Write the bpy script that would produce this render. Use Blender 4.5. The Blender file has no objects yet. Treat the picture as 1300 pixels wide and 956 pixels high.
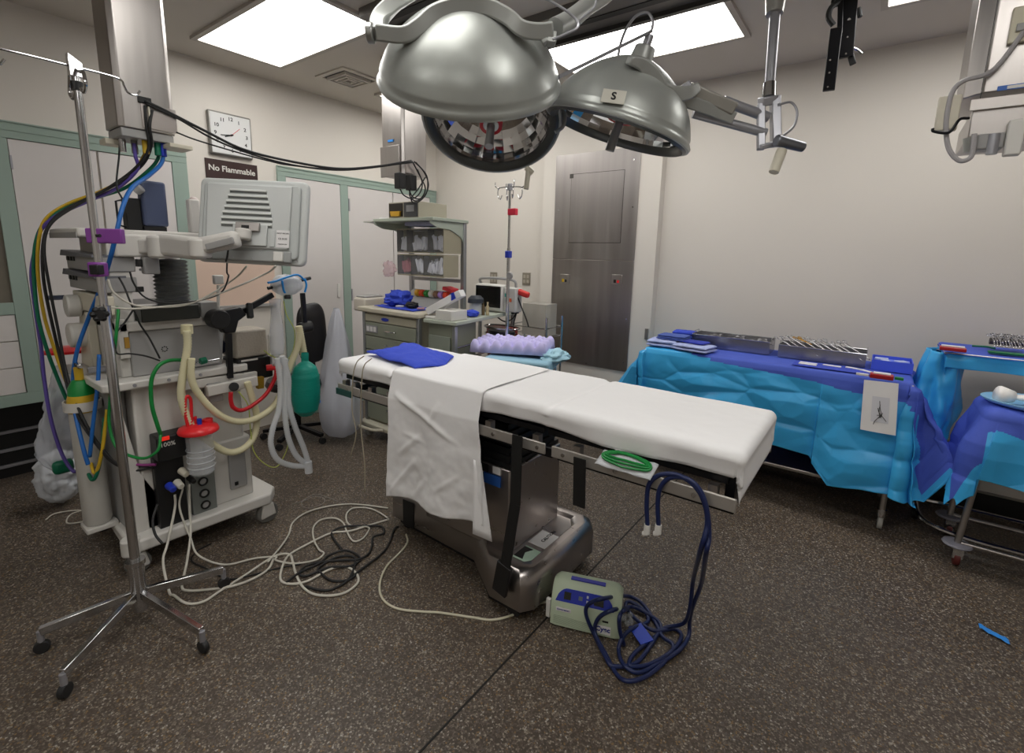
import bpy, bmesh, math, random
from mathutils import Vector, Matrix, noise
random.seed(7)
S = bpy.context.scene
COL = S.collection
V = Vector
# ---------------------------------------------------------------- camera
F_PX = 617.6; CAM_H = 1.6
YAW, PITCH, ROLL = [math.radians(a) for a in (-36.592, -9.985, 1.391)]
fw = V((math.sin(YAW)*math.cos(PITCH), math.cos(YAW)*math.cos(PITCH), math.sin(PITCH)))
rt = V((math.cos(YAW), -math.sin(YAW), 0)); up = rt.cross(fw)
CR = math.cos(ROLL)*rt + math.sin(ROLL)*up
CU = -math.sin(ROLL)*rt + math.cos(ROLL)*up
CAM = V((0, 0, CAM_H))
cd = bpy.data.cameras.new('camera'); cam = bpy.data.objects.new('camera', cd); COL.objects.link(cam)
m = Matrix((CR, CU, -fw)).transposed().to_4x4(); m.translation = CAM; cam.matrix_world = m
cd.sensor_fit = 'HORIZONTAL'; cd.sensor_width = 36; cd.lens = 36*F_PX/1300; cd.shift_y = -45/1300
cd.clip_start = 0.05; cd.clip_end = 50
S.camera = cam
# ---------------------------------------------------------------- light, world, exposure
S.view_settings.view_transform = 'Standard'; S.view_settings.look = 'None'
S.view_settings.gamma = 1; S.view_settings.use_curve_mapping = False
S.view_settings.exposure = 0.0
LAMP = 7.8            # strength of the ceiling troffers
w = bpy.data.worlds.new('world'); S.world = w; w.use_nodes = True
w.node_tree.nodes['Background'].inputs[0].default_value = (.5, .5, .5, 1)
w.node_tree.nodes['Background'].inputs[1].default_value = 0.15
# ---------------------------------------------------------------- measuring helpers: photo pixel -> point on a plane of the room
def ray(px, py): return (CR*(px-650) - CU*(py-433) + fw*F_PX)
def PZ(px, py, z): d = ray(px, py); return CAM + d*((z-CAM_H)/d.z)
def PX(px, py, x): d = ray(px, py); return CAM + d*(x/d.x)
def PY(px, py, y): d = ray(px, py); return CAM + d*(y/d.y)
def PD(px, py, dep): return CAM + ray(px, py)*(dep/F_PX)
# ---------------------------------------------------------------- materials
def lin(c):
    if isinstance(c, str):
        c = [int(c[i:i+2], 16)/255 for i in (0, 2, 4)]
    return tuple(((v/12.92) if v <= .04045 else ((v+.055)/1.055)**2.4) for v in c[:3]) + (1,)
MATS = {}
def mat(name, col, rough=.5, metal=0, bump=0, bscale=40, var=0, vscale=8, trans=0, alpha=1, emit=0, stretch=None, spec=.5, ior=1.45, kind='noise', sheen=0):
    if name in MATS: return MATS[name]
    m = bpy.data.materials.new(name); m.use_nodes = True; MATS[name] = m
    nt = m.node_tree; b = nt.nodes['Principled BSDF']; L = nt.links
    c = lin(col)
    b.inputs['Base Color'].default_value = c; b.inputs['Roughness'].default_value = rough
    b.inputs['Metallic'].default_value = metal; b.inputs['Specular IOR Level'].default_value = spec
    b.inputs['Transmission Weight'].default_value = trans; b.inputs['Alpha'].default_value = alpha
    b.inputs['IOR'].default_value = ior
    if sheen: b.inputs['Sheen Weight'].default_value = sheen
    if emit:
        b.inputs['Emission Color'].default_value = c; b.inputs['Emission Strength'].default_value = emit
    co = nt.nodes.new('ShaderNodeTexCoord'); mp = nt.nodes.new('ShaderNodeMapping')
    L.new(co.outputs['Object'], mp.inputs[0])
    if stretch: mp.inputs['Scale'].default_value = stretch
    if var:
        n = nt.nodes.new('ShaderNodeTexNoise'); n.inputs['Scale'].default_value = vscale; n.inputs['Detail'].default_value = 5
        L.new(mp.outputs[0], n.inputs['Vector'])
        mx = nt.nodes.new('ShaderNodeMix'); mx.data_type = 'RGBA'
        mx.inputs[6].default_value = tuple(v*(1-var) for v in c[:3])+(1,); mx.inputs[7].default_value = tuple(min(1, v*(1+var)) for v in c[:3])+(1,)
        L.new(n.outputs[0], mx.inputs[0]); L.new(mx.outputs[2], b.inputs['Base Color'])
        if metal:
            r = nt.nodes.new('ShaderNodeMapRange'); r.inputs[3].default_value = max(.05, rough-.1); r.inputs[4].default_value = rough+.12
            L.new(n.outputs[0], r.inputs[0]); L.new(r.outputs[0], b.inputs['Roughness'])
    if bump:
        if kind == 'voronoi':
            n2 = nt.nodes.new('ShaderNodeTexVoronoi'); n2.feature = 'F1'
        else:
            n2 = nt.nodes.new('ShaderNodeTexNoise'); n2.inputs['Detail'].default_value = 4
        n2.inputs['Scale'].default_value = bscale
        L.new(mp.outputs[0], n2.inputs['Vector'])
        bu = nt.nodes.new('ShaderNodeBump'); bu.inputs['Strength'].default_value = bump; bu.inputs['Distance'].default_value = .01
        L.new(n2.outputs[0], bu.inputs['Height']); L.new(bu.outputs[0], b.inputs['Normal'])
    return m
WALL = mat('wall_paint', 'd6d0c8', .55, bump=.05, bscale=120, var=.02, vscale=2)
CEIL = mat('ceiling_paint', 'cfc8bf', .8, var=.03, vscale=2)
STEEL = mat('brushed_steel', 'b4afac', .32, 1, var=.1, vscale=6, stretch=(6, 6, .3))
STEELD = mat('door_steel', 'aaa5a3', .34, 1, var=.16, vscale=4, stretch=(5, 5, .12))
STEELH = mat('base_steel', 'a8a29f', .3, 1, var=.08, vscale=6, stretch=(.4, 4, 4))
CHROME = mat('chrome', 'c8c8ca', .14, 1)
IRON = mat('grey_metal', 'a2a2a8', .34, .5, var=.1, vscale=10)
HAMMER = mat('hammered_grey', 'a2a5a1', .34, .4, var=.05, vscale=25)
CASTG = mat('cast_grey', 'a5a7a4', .36, .35, var=.08, vscale=14)
BLACK = mat('black_plastic', '1b1b1c', .42)
BLACKM = mat('black_metal', '17171a', .35, .3)
RUBBER = mat('black_rubber', '232324', .6)
GREEN = mat('green_paint', '93a59b', .45, var=.03)
WHITEP = mat('white_laminate', 'd2cdcb', .45, var=.02)
WHITE = mat('white_plastic', 'd9d7d2', .4)
MACH = mat('machine_white', 'cdcac5', .4, var=.02)
MACHG = mat('machine_grey', '9c9b9a', .42, var=.03)
BEIGE = mat('beige_plastic', 'cfc9b8', .5)
CARTG = mat('cart_green', '8e9283', .45, var=.03)
CARTB = mat('cart_beige', 'bdb8a4', .5, var=.03)
SHEET = mat('white_linen', 'eeedee', .85, bump=.12, bscale=14, sheen=.2)
TOWEL = mat('royal_blue_cotton', '3a50c8', .9, bump=.35, bscale=160, var=.08, vscale=20)
TOWELL = mat('pale_blue_cotton', 'a9b4e0', .9, bump=.35, bscale=120, var=.08, vscale=20)
DRAPE = mat('teal_drape', '3caae6', .34, bump=.5, bscale=9, var=.1, vscale=5, kind='voronoi')
DRAPEP = mat('purple_drape', '465cc0', .7, bump=.3, bscale=14, var=.07, vscale=8)
NAVY = mat('navy_tube', '1b2650', .35)
RED = mat('red_plastic', 'd8262c', .3)
REDD = mat('deep_red_plastic', 'a51a22', .35)
REDT = mat('red_tube', 'b81822', .35)
TEAL = mat('teal_rubber', '0b8f80', .42, bump=.3, bscale=18, stretch=(1, 1, 5))
YEL = mat('cream_tube', 'd9d2ae', .45)
CLEAR = mat('clear_plastic', 'e6eaee', .12, alpha=.22)
CLEARW = mat('milky_plastic', 'dfe2e6', .3, alpha=.6)
BAG = mat('bag_film', 'dde1ea', .25, alpha=.45, bump=.6, bscale=12)
PURP = mat('purple_plastic', '7c3d8f', .4)
BLUE = mat('blue_plastic', '2238b0', .35)
BLUEL = mat('light_blue_plastic', '2f8ae0', .4)
BIN = mat('blue_bin', '4a62e0', .35)
PAPER = mat('paper', 'e4e2e2', .8)
CORD = mat('white_cord', 'c9c5ba', .5)
GRNT = mat('green_tube', '14803a', .4)
GRND = mat('dark_green_tube', '0c6a4e', .4)
YELT = mat('yellow_tube', 'c8a52a', .4)
PURT = mat('violet_tube', '5a4a9a', .4)
BLUT = mat('blue_tube', '1e63b0', .4)
SCREEN = mat('dark_screen', '10100f', .15)
DARKGLASS = mat('dark_glass', '2a2b26', .12, spec=.6)
TAN = mat('tan_board', 'd9bfae', .7, var=.04)
EMITW = mat('troffer_diffuser', 'fffdf8', .6, emit=LAMP)
# ---------------------------------------------------------------- mesh helpers
WORLD = {}
class MB:
    def __init__(s): s.bm = bmesh.new()
    def box(s, x0, y0, z0, x1, y1, z1, mi=0):
        x0, x1 = sorted((x0, x1)); y0, y1 = sorted((y0, y1)); z0, z1 = sorted((z0, z1))
        return s.obox(V(((x0+x1)/2, (y0+y1)/2, (z0+z1)/2)), (x1-x0, y1-y0, z1-z0), None, mi)
    def obox(s, c, size, R=None, mi=0):
        c = V(c); vs = []
        for k in range(8):
            p = V(((.5 if k & 1 else -.5)*size[0], (.5 if k & 2 else -.5)*size[1], (.5 if k & 4 else -.5)*size[2]))
            if R is not None: p = R @ p
            vs.append(s.bm.verts.new(c+p))
        for q in ((0, 2, 3, 1), (4, 5, 7, 6), (0, 1, 5, 4), (2, 6, 7, 3), (0, 4, 6, 2), (1, 3, 7, 5)):
            f = s.bm.faces.new([vs[i] for i in q]); f.material_index = mi
        return s
    def xb(s, px0, py0, px1, py1, x, d):      # box whose +X face covers a measured rectangle on the plane X=x
        a, b = PX(px0, py0, x), PX(px1, py1, x); return s.box(x-d, a.y, a.z, x, b.y, b.z)
    def yb(s, px0, py0, px1, py1, y, d):
        a, b = PY(px0, py0, y), PY(px1, py1, y); return s.box(a.x, y, a.z, b.x, y+d, b.z)
    def bar(s, a, b, wd, th, upv=(0, 0, 1), mi=0):   # rectangular bar from a to b
        a, b = V(a), V(b); d = b-a; L = d.length; d.normalize()
        u = V(upv)
        if abs(d.dot(u)) > .97: u = V((1, 0, 0))
        x = d.cross(u).normalized(); z = x.cross(d).normalized()
        R = Matrix((x, d, z)).transposed()
        return s.obox((a+b)/2, (wd, L, th), R, mi)
    def ring(s, c, x, y, r, n, ry=None):
        ry = r if ry is None else ry
        return [s.bm.verts.new(c + x*(r*math.cos(2*math.pi*k/n)) + y*(ry*math.sin(2*math.pi*k/n))) for k in range(n)]
    def join(s, A, B, mi=0):
        n = len(A)
        for k in range(n):
            f = s.bm.faces.new((A[k], A[(k+1) % n], B[(k+1) % n], B[k])); f.material_index = mi
    def cap(s, A, rev=False):
        try: s.bm.faces.new(A[::-1] if rev else A)
        except ValueError: pass
    def cyl(s, a, b, r, r2=None, n=16, caps=True, mi=0):
        a, b = V(a), V(b); r2 = r if r2 is None else r2
        d = (b-a).normalized(); u = V((0, 0, 1)) if abs(d.z) < .9 else V((1, 0, 0))
        x = d.cross(u).normalized(); y = d.cross(x).normalized()
        A = s.ring(a, x, y, r, n); B = s.ring(b, x, y, r2, n)
        s.join(A, B, mi)
        if caps: s.cap(A, True); s.cap(B)
        return s
    def tube(s, pts, r, n=8, seg=6, spline=True, rf=None, closed=False):
        P = [V(p) for p in pts]
        if spline and len(P) > 2: P = catmull(P, seg)
        rings = []; x = None
        for i, p in enumerate(P):
            d = (P[min(i+1, len(P)-1)] - P[max(i-1, 0)])
            if d.length < 1e-9: d = V((0, 0, 1))
            d.normalize()
            if x is None:
                u = V((0, 0, 1)) if abs(d.z) < .9 else V((1, 0, 0)); x = d.cross(u).normalized()
            else:
                x = (x - d*x.dot(d))
                x = x.normalized() if x.length > 1e-6 else d.orthogonal().normalized()
            y = d.cross(x)
            rr = r if rf is None else rf(i/(len(P)-1), i)*r
            rings.append(s.ring(p, x, y, rr, n))
        for A, B in zip(rings, rings[1:]): s.join(A, B)
        s.cap(rings[0], True); s.cap(rings[-1])
        return s
    def lathe(s, prof, c=(0, 0, 0), R=None, n=24, mi=0, closeprof=False, sx=1, sy=1):
        c = V(c); rings = []
        for r, z in prof:
            if r < 1e-6:
                p = V((0, 0, z)); rings.append([s.bm.verts.new(c + (R @ p if R is not None else p))])
            else:
                A = []
                for k in range(n):
                    p = V((r*sx*math.cos(2*math.pi*k/n), r*sy*math.sin(2*math.pi*k/n), z))
                    A.append(s.bm.verts.new(c + (R @ p if R is not None else p)))
                rings.append(A)
        prs = list(zip(rings, rings[1:]))
        if closeprof: prs.append((rings[-1], rings[0]))
        for A, B in prs:
            for k in range(n):
                if len(A) == 1 and len(B) == 1: break
                if len(A) == 1: f = s.bm.faces.new((A[0], B[(k+1) % n], B[k]))
                elif len(B) == 1: f = s.bm.faces.new((A[k], A[(k+1) % n], B[0]))
                else: f = s.bm.faces.new((A[k], A[(k+1) % n], B[(k+1) % n], B[k]))
                f.material_index = mi
        return s
    def ball(s, c, r, sc=(1, 1, 1), n=16, R=None):
        prof = [(math.sin(math.pi*i/(n//2))*1.0, -math.cos(math.pi*i/(n//2))) for i in range(n//2+1)]
        prof[0] = (0, -1); prof[-1] = (0, 1)
        M = Matrix.Diagonal((r*sc[0], r*sc[1], r*sc[2]))
        if R is not None: M = R @ M
        return s.lathe(prof, c, M, n)
    def prism(s, poly, t0, t1, fr=None):      # poly in (u,v), extruded along w from t0 to t1; fr(u,v,w)->point
        fr = fr or (lambda u, v, w: V((u, v, w)))
        A = [s.bm.verts.new(fr(u, v, t0)) for u, v in poly]; B = [s.bm.verts.new(fr(u, v, t1)) for u, v in poly]
        s.join(A, B); s.cap(A, True); s.cap(B); return s
    def grid(s, f, nu, nv, mi=None, closed=False):
        G = [[s.bm.verts.new(f(i/nu, j/nv)) for j in range(nv+1)] for i in range(nu if closed else nu+1)]
        n = len(G)
        for i in range(nu):
            for j in range(nv):
                A, B = G[i], G[(i+1) % n]
                fc = s.bm.faces.new((A[j], B[j], B[j+1], A[j+1]))
                if mi: fc.material_index = mi((i+.5)/nu, (j+.5)/nv)
        return s
    def build(s, name, mt, parent=None, bevel=0, smooth=35, thick=0, sub=0, kind=None, segs=2):
        bmesh.ops.remove_doubles(s.bm, verts=s.bm.verts, dist=1e-6)
        bmesh.ops.recalc_face_normals(s.bm, faces=s.bm.faces)
        me = bpy.data.meshes.new(name)
        if parent is not None:
            inv = WORLD.get(parent.name, Matrix.Identity(4)).inverted(); s.bm.transform(inv); W = WORLD.get(parent.name, Matrix.Identity(4))
        else:
            xs = [v.co for v in s.bm.verts]
            c = V(((min(v.x for v in xs)+max(v.x for v in xs))/2, (min(v.y for v in xs)+max(v.y for v in xs))/2, min(v.z for v in xs)))
            W = Matrix.Translation(c); s.bm.transform(W.inverted())
        s.bm.to_mesh(me); s.bm.free()
        for q in (mt if isinstance(mt, (list, tuple)) else [mt]): me.materials.append(q)
        o = bpy.data.objects.new(name, me); COL.objects.link(o)
        if parent is not None: o.parent = parent
        else: o.location = W.translation
        WORLD[o.name] = W
        if smooth:
            me.shade_smooth(); me.set_sharp_from_angle(angle=math.radians(smooth))
        if thick:
            q = o.modifiers.new('thick', 'SOLIDIFY'); q.thickness = thick; q.offset = 0
        if sub:
            q = o.modifiers.new('sub', 'SUBSURF'); q.levels = sub; q.render_levels = sub
        if bevel:
            q = o.modifiers.new('bevel', 'BEVEL'); q.width = bevel; q.segments = segs; q.limit_method = 'ANGLE'; q.angle_limit = math.radians(40)
            q.harden_normals = False
        if kind: o['kind'] = kind
        return o
def catmull(P, seg=6):
    out = []
    Q = [P[0]*2-P[1]] + P + [P[-1]*2-P[-2]]
    for i in range(1, len(Q)-2):
        p0, p1, p2, p3 = Q[i-1:i+3]
        for k in range(seg):
            t = k/seg
            out.append(.5*((2*p1) + (p2-p0)*t + (2*p0-5*p1+4*p2-p3)*t*t + (3*p1-p0-3*p2+p3)*t**3))
    out.append(P[-1]); return out
def thing(name, label, cat, loc=(0, 0, 0), rz=0, group=None):
    o = bpy.data.objects.new(name, None); COL.objects.link(o); o.location = loc; o.rotation_euler = (0, 0, rz)
    o.empty_display_size = .1
    WORLD[o.name] = Matrix.Translation(V(loc)) @ Matrix.Rotation(rz, 4, 'Z')
    return tag(o, label, cat, group)
def tag(o, label, cat=None, group=None, kind=None):
    o['label'] = label
    if cat: o['category'] = cat
    if group: o['group'] = group
    o['kind'] = kind or 'thing'
    return o
def copy_tree(o, parent=None):
    c = o.copy(); COL.objects.link(c); c.parent = parent
    for ch in list(o.children): copy_tree(ch, c)
    return c
def struct(name, mb, m, **k): return mb.build(name, m, kind='structure', **k)
def text(s, size, org, rgt, upv, m, parent, name='lettering', ext=.0008, align='CENTER', bold=0):
    cu = bpy.data.curves.new('t', 'FONT'); cu.body = s; cu.size = size; cu.extrude = ext; cu.align_x = align; cu.align_y = 'CENTER'; cu.offset = bold
    to = bpy.data.objects.new('t', cu); COL.objects.link(to)
    bpy.context.view_layer.update()
    me = bpy.data.meshes.new_from_object(to.evaluated_get(bpy.context.evaluated_depsgraph_get()))
    bpy.data.objects.remove(to); bpy.data.curves.remove(cu)
    r = V(rgt).normalized(); u = V(upv).normalized(); n = r.cross(u).normalized(); u = n.cross(r)
    M = Matrix((r, u, n)).transposed().to_4x4(); M.translation = V(org)
    if parent is not None: M = WORLD[parent.name].inverted() @ M
    me.transform(M); me.materials.clear(); me.materials.append(m)
    o = bpy.data.objects.new(name, me); COL.objects.link(o); o.parent = parent
    if parent is not None: WORLD[o.name] = WORLD[parent.name]
    return o
def frame_from(z, hint=(1, 0, 0)):
    z = V(z).normalized(); x = V(hint) - z*V(hint).dot(z); x.normalize(); y = z.cross(x)
    return Matrix((x, y, z)).transposed()
def fbm(p, sc=1, oct=3): return noise.fractal(V(p)*sc, 1.0, 2.0, oct)
# ================================================================ the room
XA, YC, HC = -4.36, 4.28, 3.02          # left wall, back wall, ceiling height
XR, YF = 2.6, -2.6
# floor
fm = bpy.data.materials.new('aggregate_floor'); fm.use_nodes = True; MATS['fl'] = fm
nt = fm.node_tree; b = nt.nodes['Principled BSDF']
co = nt.nodes.new('ShaderNodeTexCoord')
vo = nt.nodes.new('ShaderNodeTexVoronoi'); vo.inputs['Scale'].default_value = 150; nt.links.new(co.outputs['Object'], vo.inputs['Vector'])
sep = nt.nodes.new('ShaderNodeSeparateColor'); nt.links.new(vo.outputs['Color'], sep.inputs[0])
cr = nt.nodes.new('ShaderNodeValToRGB'); cr.color_ramp.interpolation = 'CONSTANT'
e = cr.color_ramp.elements; e[0].position = 0; e[0].color = lin('50463d'); e[1].position = .3; e[1].color = lin('6d6257')
for p, c in ((.5, '83776a'), (.66, '5c5046'), (.78, 'a39889'), (.88, '8c7250'), (.94, '66605b'), (.975, 'b9b2a8')):
    q = e.new(p); q.color = lin(c)
nt.links.new(sep.outputs[0], cr.inputs[0])
vo2 = nt.nodes.new('ShaderNodeTexVoronoi'); vo2.feature = 'DISTANCE_TO_EDGE'; vo2.inputs['Scale'].default_value = 150; nt.links.new(co.outputs['Object'], vo2.inputs['Vector'])
mr = nt.nodes.new('ShaderNodeMapRange'); mr.inputs[1].default_value = 0; mr.inputs[2].default_value = .12; nt.links.new(vo2.outputs[0], mr.inputs[0])
mx = nt.nodes.new('ShaderNodeMix'); mx.data_type = 'RGBA'; mx.inputs[6].default_value = lin('554b43'); nt.links.new(mr.outputs[0], mx.inputs[0]); nt.links.new(cr.outputs[0], mx.inputs[7])
ns = nt.nodes.new('ShaderNodeTexNoise'); ns.inputs['Scale'].default_value = 1.3; nt.links.new(co.outputs['Object'], ns.inputs['Vector'])
m2 = nt.nodes.new('ShaderNodeMix'); m2.data_type = 'RGBA'; m2.blend_type = 'MULTIPLY'; m2.inputs[0].default_value = .5
nt.links.new(mx.outputs[2], m2.inputs[6]); nt.links.new(ns.outputs[0], m2.inputs[7]); nt.links.new(m2.outputs[2], b.inputs['Base Color'])
b.inputs['Roughness'].default_value = .42; b.inputs['Specular IOR Level'].default_value = .35
bu = nt.nodes.new('ShaderNodeBump'); bu.inputs['Strength'].default_value = .15; bu.inputs['Distance'].default_value = .003
nt.links.new(vo.outputs['Distance'], bu.inputs['Height']); nt.links.new(bu.outputs[0], b.inputs['Normal'])
struct('floor', MB().box(-5.0, YF, -.1, XR, YC+.1, 0), fm, smooth=0)
struct('trim_1', MB().box(-1.009, YF, 0, -1.001, 4.16, .0012), mat('seam_black', '14120f', .7), smooth=0)
struct('ceiling', MB().box(-5.0, YF, HC, XR, YC+.1, HC+.1), CEIL, smooth=0)
yk = PX(50, 505, XA).y + .9
wl = MB().box(XA-.1, YF, .57, XA, YC+.1, HC); wl.box(-4.9, 1.62, 0, XA, YC+.1, .5695); wl.box(-5.0, YF, .001, -4.9, YC, .5695); 
struct('wall_left', wl, WALL, smooth=0)
struct('wall_back', MB().box(XA, YC, 0, XR, YC+.1, HC), WALL, smooth=0)
struct('wall_right', MB().box(XR, YF, 0, XR+.1, YC+.1, HC), WALL, smooth=0)
struct('wall_front', MB().box(-5.0, YF-.1, 0, XR, YF, HC), WALL, smooth=0)
px0, px1 = PY(688, 300, YC-.1).x, PY(834, 300, YC-.1).x
struct('trim_2', MB().box(px0, YC-.1, 0, px1, YC, HC), WALL, smooth=0)
BASEB = mat('baseboard_black', '1a1a1b', .5)
bb = MB().box(px1, YC-.012, 0, XR, YC, .13); bb.box(px0, YC-.112, 0, px1, YC-.1, .13); bb.box(XA, YC-.012, 0, px0, YC, .13)
struct('baseboard_back', bb, BASEB, smooth=0)
struct('trim_3', MB().box(px1, YC-.018, .13, XR, YC, .142), mat('baseboard_cap', '8a857e', .5), smooth=0)
# ---- ceiling troffers (each a fixture: frame + lit diffuser)
def troffer(x0, y0, x1, y1, label):
    t = thing('ceiling_light', label, 'ceiling light', ((x0+x1)/2, (y0+y1)/2, HC), group='fluorescent troffers in the ceiling')
    z = HC; f = .035
    fr = MB()
    for a in ((x0-f, y0-f, x1+f, y0), (x0-f, y1, x1+f, y1+f), (x0-f, y0, x0, y1), (x1, y0, x1+f, y1)): fr.box(a[0], a[1], z-.02, a[2], a[3], z-.0005)
    fr.build('frame', mat('troffer_frame', 'b9b2aa', .5), t, smooth=0)
    MB().box(x0, y0, z-.016, x1, y1, z-.002).build('diffuser', EMITW, t, smooth=0)
    return t
troffer(-3.93, 1.60, -2.73, 2.18, 'bright rectangular ceiling light panel at upper left above the monitor')
troffer(-2.08, 2.98, -0.87, 3.56, 'bright rectangular ceiling light panel behind the right surgical lamp')
troffer(-3.84, 3.06, -2.64, 3.64, 'small lit ceiling panel corner showing left of the big surgical dome')
troffer(-0.14, 3.02, 1.06, 3.6, 'ceiling light strip cut by the top edge at far right')
troffer(-2.08, 0.55, -0.87, 1.13, 'added unseen ceiling light panel brightening the near side of the room')  # unseen extra fixture, added to brighten surfaces facing the camera
troffer(-0.14, 0.75, 1.06, 1.33, 'added unseen ceiling light panel above the camera side of the room')  # another unseen fixture added to light the near side
troffer(-2.08, -1.5, -0.87, -0.92, 'added fill light panel behind the camera, left')  # out of view, added as frontal fill for floor, drapes and lamps
troffer(-0.14, -1.5, 1.06, -0.92, 'added fill light panel behind the camera, right')  # right half of the added fill row, also out of view
# ---- ceiling air vent
a = PZ(372+35, 100, HC); 
t = thing('air_vent', 'square louvred air vent in the ceiling left of the big dome', 'vent', (-3.73, 2.66, HC))
vx, vy, h = -3.73, 2.66, .2
def sqring(mb, c, h0, h1, z0, z1):
    for s0, s1, q0, q1 in ((-h1, -h1, h1, -h0), (-h1, h0, h1, h1), (-h1, -h0, -h0, h0), (h0, -h0, h1, h0)):
        mb.box(c[0]+s0, c[1]+s1, z0, c[0]+q0, c[1]+q1, z1)
fr = MB(); sqring(fr, (vx, vy), .15, .19, HC-.012, HC-.001); fr.build('frame', CEIL, t, smooth=0)
MB().box(vx-.15, vy-.15, HC-.004, vx+.15, vy+.15, HC-.001).build('backing', BLACK, t, smooth=0)
for k, r in enumerate((.125, .085, .045)):
    fr = MB(); sqring(fr, (vx, vy), r-.016, r, HC-.03, HC-.006); fr.build('louvre', CEIL, t, smooth=0)
# ---- ceiling rails
def rail(y0, y1, x0, x1, label):
    t = thing('ceiling_rail', label, 'rail', ((x0+x1)/2, (y0+y1)/2, HC))
    MB().box(x0, y0, HC-.05, x1, y1, HC).build('channel', mat('rail_grey', '77736f', .45, .4), t, smooth=0)
    yc = (y0+y1)/2
    MB().box(x0, yc-.03, HC-.054, x1, yc+.02, HC-.05).build('slot', BLACK, t, smooth=0)
    MB().box(x0, y1-.035, HC-.075, x1, y1, HC-.05).build('lip', mat('rail_dark', '4a4846', .4, .5), t, smooth=0)
rail(2.62, 2.93, -2.6, 1.6, 'wide grey ceiling rail beside the light panel over the lamps')
rail(1.98, 2.2, -2.66, 1.6, 'dark ceiling track at the top, left of the big dome')
# ================================================================ wall fittings
# left built-in cabinet
CX = XA+.002
def cabinet_left():
    t = thing('wall_cabinet', 'tall green framed built-in cabinet with white doors at far left', 'cabinet', (XA, .8, .57))
    yL, y0, y1, yR = -.6, PX(35, 505, XA).y, PX(55.8, 505, XA).y, 1.62
    zb, zt = .57, 2.33; f = .1
    g = MB()
    x0, x1 = XA+.001, XA+.022
    zr = PX(0, 400, XA).z
    g.box(x0, yL, zt-f, x1, yR, zt); g.box(x0, yL, zb, x1, yR, zb+.075)
    for a_, b_ in ((y0, y1), (yR-.1, yR), (yL, yL+.08)): g.box(x0, a_, zb+.0755, x1, b_, zt-f-.0005)
    g.box(x0, yL+.0805, zr, x1, y0-.0005, zr+.075)
    g.build('frame', GREEN, t, bevel=.0015)
    g = MB(); g.box(x1, yL, zt-.008, x1+.008, yR, zt); g.box(x1, yL, zt-.055, x1+.004, yR, zt-.05)
    g.build('moulding', GREEN, t)
    ym = PX(126, 230, XA).y
    for a, b_ in ((y1, ym-.003), (ym+.003, yR-.1)):
        d = MB().box(x0, a+.004, zb+.08, XA+.016, b_-.002, zt-f-.004).build('door', WHITEP, t, bevel=.002)
        MB().box(XA+.016, (b_-.06 if a == y1 else a+.04), 1.3, XA+.024, (b_-.045 if a == y1 else a+.055), 1.42).build('handle', WHITE, d)
    for z_ in (2.05, .72): MB().box(XA+.0165, y1+.002, z_, XA+.024, y1+.012, z_+.08).build('hinge', IRON, t)
    # drawers under the glass section
    zd = [zr, zr-(zr-zb-.075)/3, zr-2*(zr-zb-.075)/3, zb+.075]
    for k in range(3):
        MB().box(x0, yL+.08, zd[k+1]+.003, XA+.016, y0-.003, zd[k]-.003).build('drawer', WHITEP, t, bevel=.002)
    MB().box(x0, yL+.08, zr+.075, XA+.01, y0, zt-f).build('glass_door', mat('dim_glass', '6f6a60', .15, var=.3, vscale=6), t, smooth=0)
    return t
cabinet_left()
t = thing('storage_unit', 'black low storage unit with metal shelf strips under the left cabinet', 'storage unit', (-4.75, .5, 0))
MB().box(-4.895, -.6, .001, -4.66, 1.6, .565).build('body', BLACK, t)
for q in (547, 570, 590):
    z = PX(15, q, -4.66).z
    MB().box(-4.66, -.58, z-.01, -4.64, 1.58, z+.01).build('rail', IRON, t, bevel=.002)
def cabinet_right():
    y0, ym0, ym1, yR = PX(350, 213, XA).y, PX(430.5, 240, XA).y, PX(440, 240, XA).y, YC-.02
    t = thing('wall_cabinet', 'green framed built-in closet with white double doors behind the supply cart', 'cabinet', (XA, (y0+yR)/2, 0))
    x0, x1 = XA+.001, XA+.022; zt = 2.33; f = .085
    g = MB(); g.box(x0, y0, zt-f, x1, yR, zt); g.box(x0, y0, .001, x1, yR, .08)
    for a_, b_ in ((y0, y0+.075), (ym0, ym1), (yR-.1, yR)): g.box(x0, a_, .0805, x1, b_, zt-f-.0005)
    g.build('frame', GREEN, t, bevel=.0015)
    g = MB(); g.box(x1, y0, zt-.01, x1+.008, yR, zt); g.box(x1, y0, zt-.045, x1+.004, yR, zt-.04); g.build('moulding', GREEN, t)
    yd = PX(498, 300, XA).y
    for a, b_, hs in ((y0+.075, ym0, 1), (ym1, yd, 0), (yd+.006, yR-.1, 0)):
        d = MB().box(x0, a+.004, .085, XA+.016, b_-.002, zt-f-.004).build('door', WHITEP, t, bevel=.002)
        if hs: MB().box(XA+.016, b_-.075, 1.14, XA+.026, b_-.045, 1.28).build('handle', WHITE, d, bevel=.004)
    for z_ in (2.0, 1.1): MB().box(XA+.0165, ym1+.002, z_, XA+.026, ym1+.016, z_+.12).build('hinge', IRON, t)
cabinet_right()
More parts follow.
